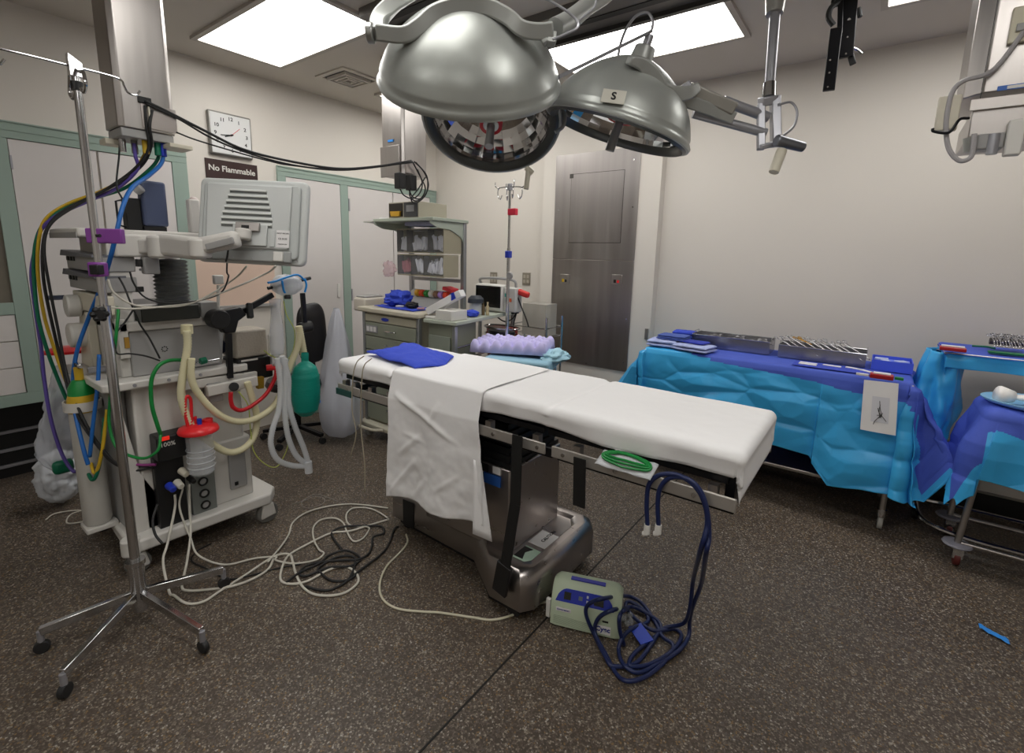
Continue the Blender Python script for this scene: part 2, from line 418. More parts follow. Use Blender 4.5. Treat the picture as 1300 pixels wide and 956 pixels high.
# clock
c0, c1 = PX(262, 142, XA), PX(318, 200, XA); cy, cz = (c0.y+c1.y)/2, 2.5; hw = (c1.y-c0.y)/2
hw = .165
t = thing('wall_clock', 'square white wall clock with grey rim above the sign', 'clock', (XA, cy, cz-hw))
MB().box(XA+.001, cy-hw, cz-hw, XA+.035, cy+hw, cz+hw).build('rim', mat('clock_rim', '8c8a86', .3, .6), t, bevel=.012, segs=3)
MB().box(XA+.035, cy-hw+.014, cz-hw+.014, XA+.038, cy+hw-.014, cz+hw-.014).build('face', mat('clock_face', 'd6d6d6', .25), t, bevel=.001)
for k in range(1, 13):
    an = math.radians(90-30*k); s_ = .12
    u, v = math.cos(an)*s_*(1.05 if k % 3 else 1), math.sin(an)*s_
    text(str(k), .038, (XA+.0385, cy+u, cz+v), (0, 1, 0), (0, 0, 1), BLACK, t, 'numeral', bold=.0008)
for nm, ang, L, wd, mm in (('hour_hand', 250, .055, .009, BLACK), ('minute_hand', 262, .085, .006, BLACK), ('second_hand', 48, .09, .003, RED)):
    an = math.radians(90-ang); d = V((0, math.cos(an), math.sin(an)))
    MB().bar(V((XA+.041, cy, cz))-d*.015, V((XA+.041, cy, cz))+d*L, wd, .0015, (1, 0, 0)).build(nm, mm, t)
MB().cyl((XA+.038, cy, cz), (XA+.045, cy, cz), .008).build('hub', BLACK, t)
# sign
a, b_ = PX(259.5, 203, XA), PX(327, 230, XA)
s0, s1 = a.y, b_.y; zt = 2.3; zb = 2.05
t = thing('wall_sign', 'dark brown wall sign reading No Flammable under the clock', 'sign', (XA, (s0+s1)/2, zb))
MB().box(XA+.001, s0, zb, XA+.008, s1, zt).build('plate', mat('sign_brown', '35201f', .4), t, bevel=.001)
text('No Flammable', .062, (XA+.0085, (s0+s1)/2, zt-.068), (0, 1, 0), (0, 0, 1), WHITE, t, bold=.0012)
# tan board on the left wall
a, b_ = PX(262, 330, XA), PX(350, 384, XA)
t = thing('wall_board', 'pinkish tan board on the wall behind the grey monitor', 'board', (XA, (a.y+b_.y)/2, b_.z))
MB().box(XA+.001, a.y-.3, b_.z, XA+.01, b_.y, a.z+.25).build('panel', TAN, t)
MB().box(XA+.001, a.y-.3, b_.z-.025, XA+.03, b_.y, b_.z).build('ledge', MACHG, t)
# outlets
for px, py, lb in ((627, 353, 'square steel wall outlet plate, left one of the pair'), (668.5, 354, 'square steel wall outlet plate, right one nearer the steel panel')):
    c = PY(px, py, YC)
    t = thing('wall_outlet', lb, 'outlet', (c.x, YC, c.z-.06), group='outlet plates on the back wall')
    MB().box(c.x-.05, YC-.008, c.z-.065, c.x+.05, YC-.001, c.z+.065).build('plate', mat('outlet_steel', '9a9387', .4, .6), t, bevel=.002)
    for dx in (-.022, .022):
        for dz in (-.026, .026):
            MB().box(c.x+dx-.014, YC-.011, c.z+dz-.017, c.x+dx+.014, YC-.0085, c.z+dz+.017).build('socket', mat('outlet_socket', 'b3ab9c', .5), t, bevel=.001)
# steel wall panel
YP = YC-.1
x0, x1 = PY(702.5, 330, YP).x, PY(805.5, 330, YP).x; z0, z1 = .56, 2.55
t = thing('steel_panel', 'tall brushed stainless steel access panel on the back wall column', 'panel', ((x0+x1)/2, YP, z0))
zm = PY(750, 330, YP).z
MB().box(x0, YP-.012, zm+.003, x1, YP-.001, z1).build('upper_plate', STEELD, t, bevel=.001)
MB().box(x0, YP-.012, z0, x1, YP-.001, zm-.003).build('lower_plate', STEELD, t, bevel=.001)
ha, hb = PY(727, 222, YP), PY(788, 308, YP)
MB().box(ha.x, YP-.017, hb.z, hb.x, YP-.0125, ha.z).build('hatch', STEELD, t, bevel=.001)
MB().box(ha.x-.005, YP-.0128, hb.z-.005, hb.x+.005, YP-.0122, ha.z+.005).build('hatch_gap', mat('gap_dark', '5a5654', .5, .5), t)
for px, py in ((718, 354), (784, 355)):
    c = PY(px, py, YP); 
    l = MB().box(c.x-.05, YP-.02, c.z-.045, c.x+.05, YP-.0122, c.z+.045).build('lock_plate', STEEL, t, bevel=.002)
    MB().box(c.x-.028, YP-.024, c.z-.03, c.x-.005, YP-.02, c.z+.0).build('latch', YELT if px < 750 else BLACK, l)
    MB().box(c.x+.005, YP-.024, c.z-.03, c.x+.025, YP-.02, c.z-.005).build('latch', BLACK if px < 750 else RED, l)
for px, py in ((806, 203), (804, 263), (710, 267), (796, 405), (703, 394), (792, 460), (745, 461)):
    c = PY(px, py, YP); MB().cyl((c.x, YP-.011, c.z), (c.x, YP-.016, c.z), .007, n=10).build('screw', CHROME, t)
c = PY(727, 224, YP); MB().box(c.x-.02, YP-.0185, c.z-.02, c.x+.02, YP-.0172, c.z+.02).build('badge', mat('gap_dark2', '46433f', .5), t)
c = PY(821, 424, YP)
o = MB().box(c.x-.016, YP-.012, c.z-.05, c.x+.016, YP-.001, c.z+.05).build('wall_bracket', mat('dull_steel', '8f8c88', .4, .7), bevel=.003)
tag(o, 'small grey metal plate on the wall right of the steel panel', 'plate')
# ================================================================ operating table
TX0, TX1, TY0, TY1, TZ = -2.40, -0.29, 1.60, 2.16, 1.0
t = thing('operating_table', 'steel and black operating table with a stainless base in the room centre', 'operating table', (-1.55, 1.87, 0))
base = [(-2.12, 1.72), (-1.47, 1.70), (-1.24, 1.545), (-1.07, 1.545), (-1.03, 1.60), (-1.03, 2.14), (-1.07, 2.2), (-1.24, 2.2), (-1.47, 2.05), (-2.12, 2.04), (-2.15, 2.0), (-2.15, 1.76)]
cx, cy = -1.56, 1.87
def inset(poly, k): return [(x + (k if x < cx-.2 else -k if x > cx+.2 else 0), y + (k if y < cy else -k)) for x, y in poly]
mb = MB()
lv = [(0, .07), (.0, .19), (.012, .225), (.035, .245), (.07, .243), (.085, .225)]
rings = [[mb.bm.verts.new((x, y, z)) for x, y in inset(base, k)] for k, z in lv]
for A, B in zip(rings, rings[1:]): mb.join(A, B)
mb.cap(rings[0], True); mb.cap(rings[-1])
mb.build('base_cover', STEELH, t, bevel=.004, smooth=50)
MB().prism(inset(base, .03), .03, .075).build('base_plinth', BLACK, t)
for x, y in ((-1.13, 1.6), (-1.12, 2.12), (-2.05, 1.78), (-2.05, 1.98)):
    MB().cyl((x, y-.018, .04), (x, y+.018, .04), .0395, n=20).build('caster', RUBBER, t)
MB().box(-2.02, 1.709, .06, -1.93, 1.716, .215).build('socket_panel', BLACK, t, bevel=.003)
lab = MB().prism([(0, 0), (.11, 0), (.11, .13), (0, .13)], 0, .002, lambda u, v, w: V((-1.21+u, 1.80+v, .2265+w))).build('warning_label', PAPER, t)
MB().box(-1.2, 1.66, .2265, -1.1, 1.77, .2285).build('warning_label', mat('label_green', 'a9c0ae', .6), t)
MB().prism([(0, 0), (.05, 0), (.03, .05), (.05, .09), (0, .09)], .2286, .2292, lambda u, v, w: V((-1.2+u, 1.67+v, w))).build('pictogram', BLACK, t)
text('CAUTION', .026, (-1.155, 1.9, .229), (0, 1, 0), (-1, 0, 0), BLACK, t)
# column
MB().box(-1.78, 1.66, .22, -1.225, 2.1, .64).build('column_shroud', STEELH, t, bevel=.008)
mb = MB()
for k in range(6):
    h = .012*k; z = .64+.032*k
    mb.box(-1.77+h, 1.67+h, z+.001, -1.235-h, 2.09-h, z+.022); mb.box(-1.755+h, 1.685+h, z+.022, -1.25-h, 2.075-h, z+.033)
mb.build('bellows', BLACK, t)
MB().box(-1.375, 1.652, .545, -1.275, 1.659, .595).build('blue_label', mat('label_blue', '2a5aa8', .4), t)
MB().box(-1.32, 1.652, .605, -1.275, 1.659, .64).build('white_label', PAPER, t)
MB().box(-1.42, 1.652, .60, -1.35, 1.659, .635).build('connector_panel', BLACK, t)
MB().box(-1.7, 1.72, .83, -1.3, 2.04, .885).build('table_head', BLACKM, t, bevel=.01)
# frames
mb = MB()
for a, b_ in ((TX0+.03, -1.93), (-1.91, -1.02), (-1.0, TX1-.02)):
    for y in (TY0+.01, TY1-.045): mb.box(a, y, .885, b_, y+.035, .908)
    mb.box(a, TY0+.046, .888, b_, TY1-.046, .904)
mb.build('top_frame', BLACKM, t)
for a, b_ in ((TX0+.02, -1.45), (-1.43, -.97), (-.95, TX1+.01)):
    MB().box(a, TY0-.0, .79, b_, TY0+.03, .835).build('side_beam', BLACKM, t, bevel=.006)
    MB().box(a, TY1-.03, .79, b_, TY1, .835).build('side_beam', BLACKM, t, bevel=.006)
MB().box(TX0+.02, TY0+.03, .795, TX0+.05, TY1-.03, .83).build('end_beam', BLACKM, t)
MB().box(TX1-.03, TY0+.03, .795, TX1, TY1-.03, .9).build('end_beam', BLACKM, t)
for a, b_ in ((TX0+.01, -2.19), (-2.17, -1.93), (-1.34, -.985), (-.955, TX1+.02)):
    for y in (TY0-.036, TY1+.026): MB().box(a, y, .815, b_, y+.01, .862).build('side_rail', mat('rail_steel', 'b0aba5', .34, .55), t, bevel=.004)
for x in (-2.35, -2.26, -2.12, -1.97, -1.30, -1.05, -.86, -.62, -.36):
    for y in (TY0-.03, TY1-.0):
        MB().box(x, y, .83, x+.03, y+.03, .886).build('rail_spacer', STEEL, t)
for x in (-2.3, -1.25, -1.02, -.9, -.68, -.4):
    MB().cyl((x, TY0-.036, .838), (x, TY0-.042, .838), .008, n=10).build('bolt', CHROME, t)
MB().box(TX0+.005, TY0-.045, .80, TX0+.15, TY0-.036, .835).build('rail_end', mat('rail_teal', '24504c', .4), t)
# mattress sections under fitted sheet
mb = MB()
def rbox(mb, x0, x1, y0, y1, z0, z1, r=.03, nx=26, ny=12, amp=.004, seed=0):
    def f(u, v):
        a = v*2*math.pi
        # superellipse cross-section
        cx_, cz_ = (y0+y1)/2, (z0+z1)/2; hy, hz = (y1-y0)/2, (z1-z0)/2
        ca, sa = math.cos(a), math.sin(a); n_ = 7.0 if abs(ca) > 0 else 2
        k = (abs(ca)**n_ + abs(sa)**n_)**(-1/n_)
        e = min(u, 1-u)*(x1-x0); sc = 1 if e > .05 else .86+.14*math.sqrt(max(0, 1-(1-e/.05)**2))
        y = cx_ + hy*ca*k*(1-(1-sc)*.35); z = cz_ + hz*sa*k*sc
        x = x0 + u*(x1-x0)
        d = amp*fbm((x*6+seed, y*6, z*20), 1, 3)
        return V((x, y + d*ca*2, z + d*sa + (-.012*abs(math.sin(x*7))*0 if sa < 0 else 0)))
    n0 = len(mb.bm.verts)
    mb.grid(f, nx, 44)
    for u in (0, 1):
        c = mb.bm.verts.new(f(u, 0)*.5 + f(u, .5)*.5)
        pts = [mb.bm.verts.new(f(u, k/44)) for k in range(44)]
        for k in range(44): mb.bm.faces.new((pts[k], pts[(k+1) % 44], c))
for i, (a, b_) in enumerate(((TX0+.01, -1.955), (-1.945, -1.0), (-.99, TX1))):
    MB().box(a, TY0+.01, .909, b_, TY1-.01, .985).build('mattress', mat('mattress_black', '222226', .6), t, bevel=.02, segs=3)
def drape(x0, x1, y0, y1, z, r, hang, ox0, ox1, oy0, oy1, nu, nv, post, mi=None):
    # a cloth laid over a rectangle: overshoot beyond the rounded edge turns down; hang(s,t) scales the drop
    L, W_ = x1-x0, y1-y0
    def f(u, v):
        s_ = x0-ox0+(L+ox0+ox1)*u; t_ = y0-oy0+(W_+oy0+oy1)*v
        qx = min(max(s_, x0+r), x1-r); qy = min(max(t_, y0+r), y1-r)
        o = V((s_-qx, t_-qy, 0)); d = o.length
        if d < 1e-6: return post(V((s_, t_, z)), 0, V((0, 0, 0)), u, v)
        n_ = o/d
        if d < r*math.pi/2: p = V((qx, qy, 0))+n_*(r*math.sin(d/r)); zz = z-r*(1-math.cos(d/r)); return post(V((p.x, p.y, zz)), 0, n_, u, v)
        h = (d-r*math.pi/2); p = V((qx, qy, 0))+n_*r
        return post(V((p.x, p.y, z-r-h)), h, n_, u, v)
    return MB().grid(f, nu, nv, mi)
def post(p, h, n_, u, v):
    # section joints and soft wrinkles; the corner gathers at the foot end
    x, y = p.x, p.y
    side = abs(n_.y) > .6
    for xj, dd in ((-1.95, .012), (-.995, .010)):
        p.z -= dd*math.exp(-((x-xj)/.018)**2)*(1 if h == 0 else .3)
    p.z += .0025*fbm((x*5, y*5, 3), 1)
    if x < -1.95: p.z -= .008
    if h > 0:
        a = math.sin(x*17+2*math.sin(x*5))*.5+math.sin(x*31)*.25
        p += n_*(.006*a*min(1, h/.03)-.008*min(1, h/.05))
        p.z += -.006*math.sin(x*8+1)-.008*math.sin(x*3.1)*min(1, h/.04)
        if x > -1.0 and n_.y < 0: p.z -= .018*min(1, h/.05)*min(1, (x+1)*4)
        c_ = abs(n_.x*n_.y)
        if c_ > .05: p.z = 1.006-.03-min(h, .085+.02*(1-2*c_))+.006*math.sin(math.atan2(n_.y, n_.x)*14); p += n_*.008*math.sin(math.atan2(n_.y, n_.x)*14)*min(1, h/.06)
        if p.y < TY0-.005: p.y = max(p.y, TY0-.026)
    return p
drape(TX0-.02, TX1+.03, TY0-.018, TY1+.018, 1.006, .03, None, .06, .165, .067, .05, 230, 80, post).build('fitted_sheet', SHEET, t, thick=.003, smooth=180)
def hp(u, v):
    a = 2*math.pi*u; r_ = math.sin(v*math.pi/2)
    return V((-2.12+.26*math.cos(a)*r_, 1.93+.18*math.sin(a)*r_, 1.0+.035*math.cos(v*math.pi/2)**.7))
o = MB().grid(hp, 36, 10, closed=True).build('head_cushion', SHEET, t, smooth=180)
# thing: hanging drawsheet
def dr(u, v):
    # v 0: far side on the mattress, v .4: near edge, v 1: hem
    x = -1.925+.60*u
    if v < .4:
        k = v/.4; return V((x, TY1-.04-(TY1-TY0-.02)*k, 1.014+.002*math.sin(u*9+k*7) - .010*(max(0, k-.9)*10)**2))
    k = (v-.4)/.6; zb = .335+.05*u-.05*math.sin(u*math.pi)*0+.012*math.sin(u*7)
    w_ = .018*k*math.sin(u*10+k*2)+.01*k*fbm((u*3, k*3, 2), 1.5)
    for (u0, k0, u1, k1, am) in ((.1, .16, .97, .46, .012), (.15, .62, .45, .38, .008), (.06, .95, .42, .55, .010), (.3, .97, .5, .72, .008), (.5, .3, .62, .1, .007), (.2, .45, .5, .5, .005), (.6, .8, .9, .6, .006)):
        du, dk = u1-u0, k1-k0; L2 = du*du+dk*dk; tt_ = max(0, min(1, ((u-u0)*du+(k-k0)*dk)/L2)); dd_ = math.hypot(u-u0-tt_*du, k-k0-tt_*dk)
        w_ += am*math.exp(-(dd_/.022)**2)*math.sin(math.pi*min(1, .15+tt_))
    z = 1.004-(1.004-zb)*k
    x2 = x+(.012*math.sin(k*5))*k + (.045*k*k if u > .97 else 0)
    return V((x2, TY0-.02-.035*min(1, k*5)-w_, z))
o = MB().grid(dr, 90, 150).build('draw_sheet', SHEET, thick=.003, smooth=180)
tag(o, 'white sheet hanging over the near side of the operating table', 'sheet')
def dr2(u, v):
    return V((-1.345+.07*u*(.3+v), TY0-.055+.03*u, .70-.36*v-.02*u))
o.data  # the folded back corner of the hanging sheet
o2 = MB().grid(dr2, 6, 10).build('folded_corner', SHEET, o, thick=.003)
# blue towel on the head section
def bt(u, v):
    x = -2.36+.52*u+.05*math.sin(v*4); y = TY0+.14+.33*v-.09*u
    z = 1.034+.02*math.sin(math.pi*min(1, u*1.2))*math.sin(v*math.pi)+.010*fbm((u*3, v*3, 1), 1.6)
    e = min(u, 1-u, v, 1-v); z -= .012*max(0, 1-e/.08)
    return V((x, y, z))
o = MB().grid(bt, 46, 36).build('surgical_towel', TOWEL, thick=.012, smooth=180, sub=1)
tag(o, 'royal blue cloth laid on the head end of the operating table', 'towel')
# straps
def strap(pts, wd, label):
    mb = MB()
    for a, b_ in zip(pts, pts[1:]): mb.bar(a, b_, wd, .006, (0, 1, 0))
    o = mb.build('table_strap', mat('strap_black', '151515', .6, bump=.2, bscale=200)); tag(o, label, 'strap')
    return o
strap([PY(657, 553, TY0-.07), PY(654, 640, TY0-.085), PY(641, 722, 1.50)], .05, 'black webbing strap hanging in front of the table column to the base')
strap([PY(736, 582, TY0-.07), PY(735, 643, TY0-.06)], .05, 'short black webbing strap hanging free under the right half of the table')
MB().bar(PY(641, 722, 1.505)+V((0, 0, .02)), PY(634, 752, 1.52), .075, .02, (0, 1, 0)).build('strap_buckle', BLACK, bpy.data.objects['table_strap'], bevel=.004)
# green tube packet on the side rail
a = PY(762, 572, TY0-.05); b_ = PY(832, 592, TY0-.05)
t = thing('tubing_packet', 'clear packet of coiled green tubing lying on the table side rail', 'packet', (a.x, TY0-.06, .863))
def pk(u, v):
    x = a.x+(b_.x-a.x)*u; y = TY0-.09+.075*v; z = .868+.022*math.sin(u*math.pi)*math.sin(v*math.pi)+-.0+.03*v+.004*fbm((u*6, v*6, 0), 1)
    return V((x, y, z))
MB().grid(pk, 24, 10).build('wrapper', CLEARW, t, thick=.002)
mb = MB()
for k, s_ in enumerate((0, .012, .024)):
    mb.tube([pk(.06+s_*3+.5*(.88-s_*6)*(1-math.cos(q*math.pi/8)), .5+(.40-s_*9)*math.sin(q*math.pi/8))+V((0, -.004, .008)) for q in range(17)], .0045, n=6, seg=2)
mb.build('green_tube', GRNT, t)
MB().bar(pk(.2, .95)+V((0, 0, .006)), pk(.9, .6)+V((0, 0, .006)), .02, .004, (0, 0, 1)).build('paper_strip', PAPER, t)
# ================================================================ compression pump
t = thing('compression_pump', 'pale green compression pump with blue panel on the floor', 'pump', (-.97, 1.635, 0), math.radians(20))
W_ = WORLD[t.name]
prof = [(0, .012), (.0, .115), (.012, .135), (.034, .175), (.055, .197), (.085, .203), (.118, .195), (.128, .17), (.13, .012)]
pr = MB()
def wf(u, v, w): return W_ @ V((w, u, v))
n = 14; rings = []
for i in range(n+1):
    q = i/n; w_ = .30*q; e = min(q, 1-q)*.30
    s_ = 1-.10*max(0, 1-e/.03)**2; 
    rings.append([pr.bm.verts.new(wf(.065+(u-.065)*s_, v*(s_ if v > .1 else 1), w_)) for u, v in prof])
for A, B in zip(rings, rings[1:]): pr.join(A, B)
pr.cap(rings[0], True); pr.cap(rings[-1])
pr.build('housing', mat('pump_green', 'b7c4ab', .42), t, smooth=50)
sl = (V((.034, .175, 0))-V((.012, .135, 0)))
def on_face(w0, w1, t0, t1, nrm=.0015):      # strip on the slanted face between (.012,.135) and (.034,.175)
    q = []
    for w_, k in ((w0, t0), (w1, t0), (w1, t1), (w0, t1)):
        q.append(V((w_, .012+.022*k, .135+.040*k)))
    return q
def facet(name, w0, w1, t0, t1, m, off=.0015, rd=False):
    q = on_face(w0, w1, t0, t1); nn = V((0, -.04, .022)).normalized()
    mb = MB()
    if rd:
        P_ = []
        for k in range(25):
            u = k/24; P_.append((w0+(w1-w0)*u, t0+(t1-t0)*(math.sin(math.pi*min(1, max(0, .5-abs(u-.5))*5)/2)**.6)))
        poly = P_ + [(w1, t0-.05), (w0, t0-.05)]
        A = [V((u, .012+.022*k, .135+.040*k)) for u, k in poly]
    else: A = q
    va = [mb.bm.verts.new(W_ @ (p+nn*.0003)) for p in A]; vb = [mb.bm.verts.new(W_ @ (p+nn*(off+.0005))) for p in A]
    mb.join(va, vb); mb.cap(va, True); mb.cap(vb)
    return mb.build(name, m, t, smooth=0)
facet('control_panel', .02, .27, -.15, 1.0, mat('panel_blue', '1d2f9c', .3), rd=True)
facet('display', .055, .085, .05, .7, SCREEN, .003); facet('display', .185, .225, .05, .65, SCREEN, .003)
facet('button', .118, .135, .2, .55, mat('btn', '5a6470', .5), .003)
for k in (.1, .5): facet('button', .152, .160, k, k+.22, mat('btn2', 'b9c0c4', .5), .003)
MB().obox(W_ @ V((.15, .073, .203)), (.15, .022, .004), W_.to_3x3()).build('top_label', mat('top_label', '3a3fa8', .4), t)
def sign(w0, z0, w1, z1, m, nm, y=-.0012): return MB().prism([(w0, z0), (w1, z0), (w1, z1), (w0, z1)], y, .001, lambda u, v, w: W_ @ V((u, w, v))).build(nm, m, t, smooth=0)
sign(.025, .085, .09, .103, PAPER, 'white_label'); sign(.20, .022, .262, .062, PAPER, 'white_label'); sign(.225, .078, .25, .086, BLACK, 'vent_slot')
text('Cyec', .03, W_ @ V((.229, -.002, .045)), W_.to_3x3() @ V((1, 0, 0)), (0, 0, 1), mat('ink_blue', '1d2c8a', .5), t, bold=.0008)
text('Compression', .010, W_ @ V((.057, -.002, .094)), W_.to_3x3() @ V((1, 0, 0)), (0, 0, 1), mat('ink_blue', '1d2c8a', .5), t)
for k in range(7):
    MB().tube([W_ @ V((.015+.045*j, -.0006, .055-.006*k+.006*math.sin(j*.9+1)*(1 if j < 3 else .3))) for j in range(6)], .0009, n=4, seg=3).build('ridge', mat('ridge', '8f9c86', .5), t)
for x in (.03, .27):
    for y in (.02, .11): MB().cyl(W_ @ V((x, y, 0)), W_ @ V((x, y, .0125)), .01, n=10).build('foot', RUBBER, t)
MB().bar(W_ @ V((-.012, .02, .03)), W_ @ V((-.012, .02, .12)), .02, .016, (0, 1, 0)).build('cord_cleat', WHITE, t, bevel=.003)
# ================================================================ cables and hoses on the floor
def C6(pts, ox, oy, sc): return [(ox+x/sc, oy+y/sc) for x, y in pts]
def floorcord(name, label, cat, px, r, m, z=None, group=None, lift=None, pre=None, post=None):
    P = [PZ(x, y, r*1.05+(.0 if lift is None else lift*(.5+.5*math.sin(i*1.9)))) for i, (x, y) in enumerate(px)]
    P = (pre or []) + P + (post or [])
    o = MB().tube(P, r, n=8, seg=6).build(name, m, smooth=180)
    return tag(o, label, cat, group)
q = lambda p: C6(p, 350, 620, 5.976)
MB.tube
xm = -2.74
def machpt(px, py): return PX(px, py, xm)
floorcord('power_cord', 'white cord looping widest from the machine toward the table base', 'cord',
  [(215, 752), (221, 756), (237, 766), (258, 764), (280, 750), (310, 731), (347, 707)] + q([(100, 500), (130, 560), (150, 640), (200, 740), (280, 800), (400, 815), (530, 790), (620, 720), (620, 660), (560, 605), (470, 597), (380, 630), (250, 700), (150, 725), (60, 715), (35, 670), (60, 570), (110, 500), (250, 420), (420, 340), (560, 325), (680, 290), (860, 235)]),
  .006, CORD, pre=[machpt(222, 628), machpt(222, 645), machpt(207, 684)+V((.06, 0, 0)), PZ(207, 713, .1)])
floorcord('power_cord', 'white cord running to a small kinked loop near the table base', 'cord',
  [(285, 717), (323, 709), (350, 707)] + q([(0, 545), (130, 570), (300, 545), (365, 495), (330, 465), (290, 390), (285, 300), (340, 240), (440, 225), (510, 260), (540, 330), (590, 400), (660, 380), (710, 310), (680, 290), (580, 285), (540, 250), (540, 190), (590, 150), (700, 150), (780, 180), (850, 225)]),
  .005, CORD, lift=.006, pre=[machpt(232, 620), machpt(228, 645), machpt(236, 678)+V((.06, 0, 0)), PZ(252, 705, .06)])
floorcord('power_cord', 'pale cord arching outermost from the machine to the table base', 'cord',
  q([(-60, 560), (40, 440), (100, 350), (130, 260), (230, 185), (380, 140), (550, 120), (700, 130), (850, 150)]), .005, CORD, lift=.004)
floorcord('power_cord', 'beige cord dropping from a grey coupler on the machine front', 'cord',
  [(231, 744), (240, 750), (269, 748), (296, 744), (323, 734), (341, 722), (347, 710)], .006, CORD, pre=[machpt(240, 615), machpt(241, 650), PZ(242, 678, .14), PZ(237, 715, .05)])
floorcord('pump_cord', 'cream cord curving from under the table base to the pump', 'cord',
  q([(990, 350), (1000, 410), (940, 490), (850, 580), (800, 680), (790, 780), (830, 860), (930, 915), (1100, 935), (1255, 945)]) + [(600, 784), (625, 787), (650, 781), (672, 771), (688, 765)], .0055, mat('cord_cream', 'c9c4ae', .5), post=[PZ(702, 764, .03)])
floorcord('power_cord', 'black cable coiled in loops on the floor left of the table base', 'cord',
  q([(80, 715), (180, 640), (330, 570), (400, 510), (520, 470), (610, 500), (640, 545), (560, 590), (400, 600), (230, 665), (180, 640), (230, 590), (340, 560), (500, 545), (620, 540), (700, 500), (730, 440), (740, 370), (820, 340), (800, 290), (700, 285), (520, 290), (430, 330), (440, 380), (500, 465)]), .006, RUBBER, lift=.008)
floorcord('power_cord', 'black cable trailing from under the table base to a lower loop', 'cord',
  q([(930, 290), (900, 310), (860, 420), (800, 500), (640, 620), (560, 690), (430, 700), (340, 640), (330, 600), (470, 520), (600, 530), (560, 680), (430, 765), (330, 770), (220, 740)]), .006, RUBBER, lift=.004)
floorcord('power_cord', 'black cable lying behind the stand leg toward the loops', 'cord',
  [(268, 690), (250, 700), (243, 712), (262, 722), (290, 735), (320, 730), (350, 722), (382, 716)], .004, RUBBER)
floorcord('thin_line', 'thin clear line in a small loop behind the cords', 'tube',
  q([(100, 130), (210, 95), (300, 60), (370, 80), (350, 120), (250, 150), (200, 130), (210, 90), (300, 45), (400, 70), (470, 100)]), .002, mat('line', '8d8a84', .3))
floorcord('power_cord', 'grey cord coiled on the floor behind the left machine wheel', 'cord',
  [(58, 660), (70, 652), (100, 648), (118, 653), (105, 662), (85, 664), (92, 652), (125, 644), (160, 640), (172, 632)], .004, CORD, lift=.004)
# navy compression hoses
q2 = lambda p: C6(p, 640, 660, 4.333)
yh = TY0-.06
Wp = WORLD['compression_pump']
def fl_pt(x, y, r, i):
    p = PZ(x, y, r+.012*(.5+.5*math.sin(i*2.1))); l = Wp.inverted() @ p
    if -.0 < l.x < .36 and l.y > -.015 and l.y < .9:      # lean over the front of the pump
        n_ = Wp.to_3x3() @ V((0, -1, .0)); o_ = Wp @ V((0, -.016, 0)); d = ray(x, y); p = CAM + d*((o_-CAM).dot(n_)/d.dot(n_))
        l2 = Wp.inverted() @ p
        if l2.x > .315: p = PZ(x, y, .03)
    return p
def hose(label, top, fl, r=.0085):
    P = [PY(x, y, yh) for x, y in top] + [PZ(x, y, (.36, .2, .07)[i]) if i < 3 else fl_pt(x, y, r, i) for i, (x, y) in enumerate(q2(fl))]
    o = MB().tube(P, r, n=8, seg=6).build('compression_hose', NAVY, smooth=180); tag(o, label, 'hose')
    return o
h1 = hose('navy hose ending in a white connector left, coiled before the pump',
     [(822, 668), (821, 640), (824, 615), (838, 603), (860, 603), (880, 615), (893, 635), (898, 665), (889, 700)],
     [(1040, 330), (1022, 480), (985, 570), (870, 600), (800, 700), (720, 790), (600, 805), (560, 760), (500, 640), (450, 520), (470, 460), (560, 430), (680, 420), (760, 460), (830, 560), (870, 640), (930, 690), (900, 760), (800, 850), (690, 888), (620, 850), (560, 740), (500, 620), (520, 540), (600, 495), (680, 485), (655, 500)])
h2 = hose('navy hose ending in a white connector right, coiled before the pump',
     [(836, 668), (835, 640), (838, 620), (850, 607), (870, 607), (887, 620), (897, 645), (900, 680), (896, 705)],
     [(1085, 350), (1040, 470), (1020, 560), (1015, 640), (960, 720), (850, 790), (740, 840), (660, 800), (630, 720), (650, 650), (700, 600), (790, 560), (770, 500), (690, 450), (670, 480), (740, 560), (830, 610), (940, 600), (975, 650), (900, 740), (780, 800), (690, 800), (720, 730), (850, 625), (850, 560), (760, 500), (690, 478), (640, 520), (635, 600), (660, 690)])
for h, x in ((h1, 822), (h2, 836)):
    mb = MB(); p = PY(x, 666, yh); p2 = PY(x-1, 677, yh); mb.cyl(p, p2, .011, .012, n=12); mb.cyl(p2, p2+V((-.012, 0, -.006)), .009, n=10)
    mb.build('connector', WHITE, h)
o = MB().prism([(0, 0), (.10, 0), (.10, .07), (0, .07)], 0, .004, lambda u, v, w: PZ(798, 797, .02)+V((.8*u+.5*v, -.6*u+.7*v, w+.1*v))).build('hose_tag', mat('tag_blue', '1c3fb4', .35))
tag(o, 'blue printed tag lying in the coil of navy hoses', 'tag')
mb = MB(); c = PZ(796, 787, .02)
for k in range(5): mb.ball(c+V((.018*math.cos(k*1.3), .02*math.sin(k*1.3), .012*(k % 2))), .014, n=8)
o = mb.build('clear_wrap', CLEAR, smooth=180); tag(o, 'crumpled clear plastic wrap beside the pump tag', 'wrap')
c = PZ(1262, 808, .004)
mb = MB().grid(lambda u, v: c+V((-.045+.09*u, .02-.05*u+.035*v, .006+.006*fbm((u*5, v*5, 0)))), 10, 5)
o = mb.build('wrapper_scrap', BLUEL, thick=.002); tag(o, 'small blue wrapper scrap on the floor at far right', 'scrap')
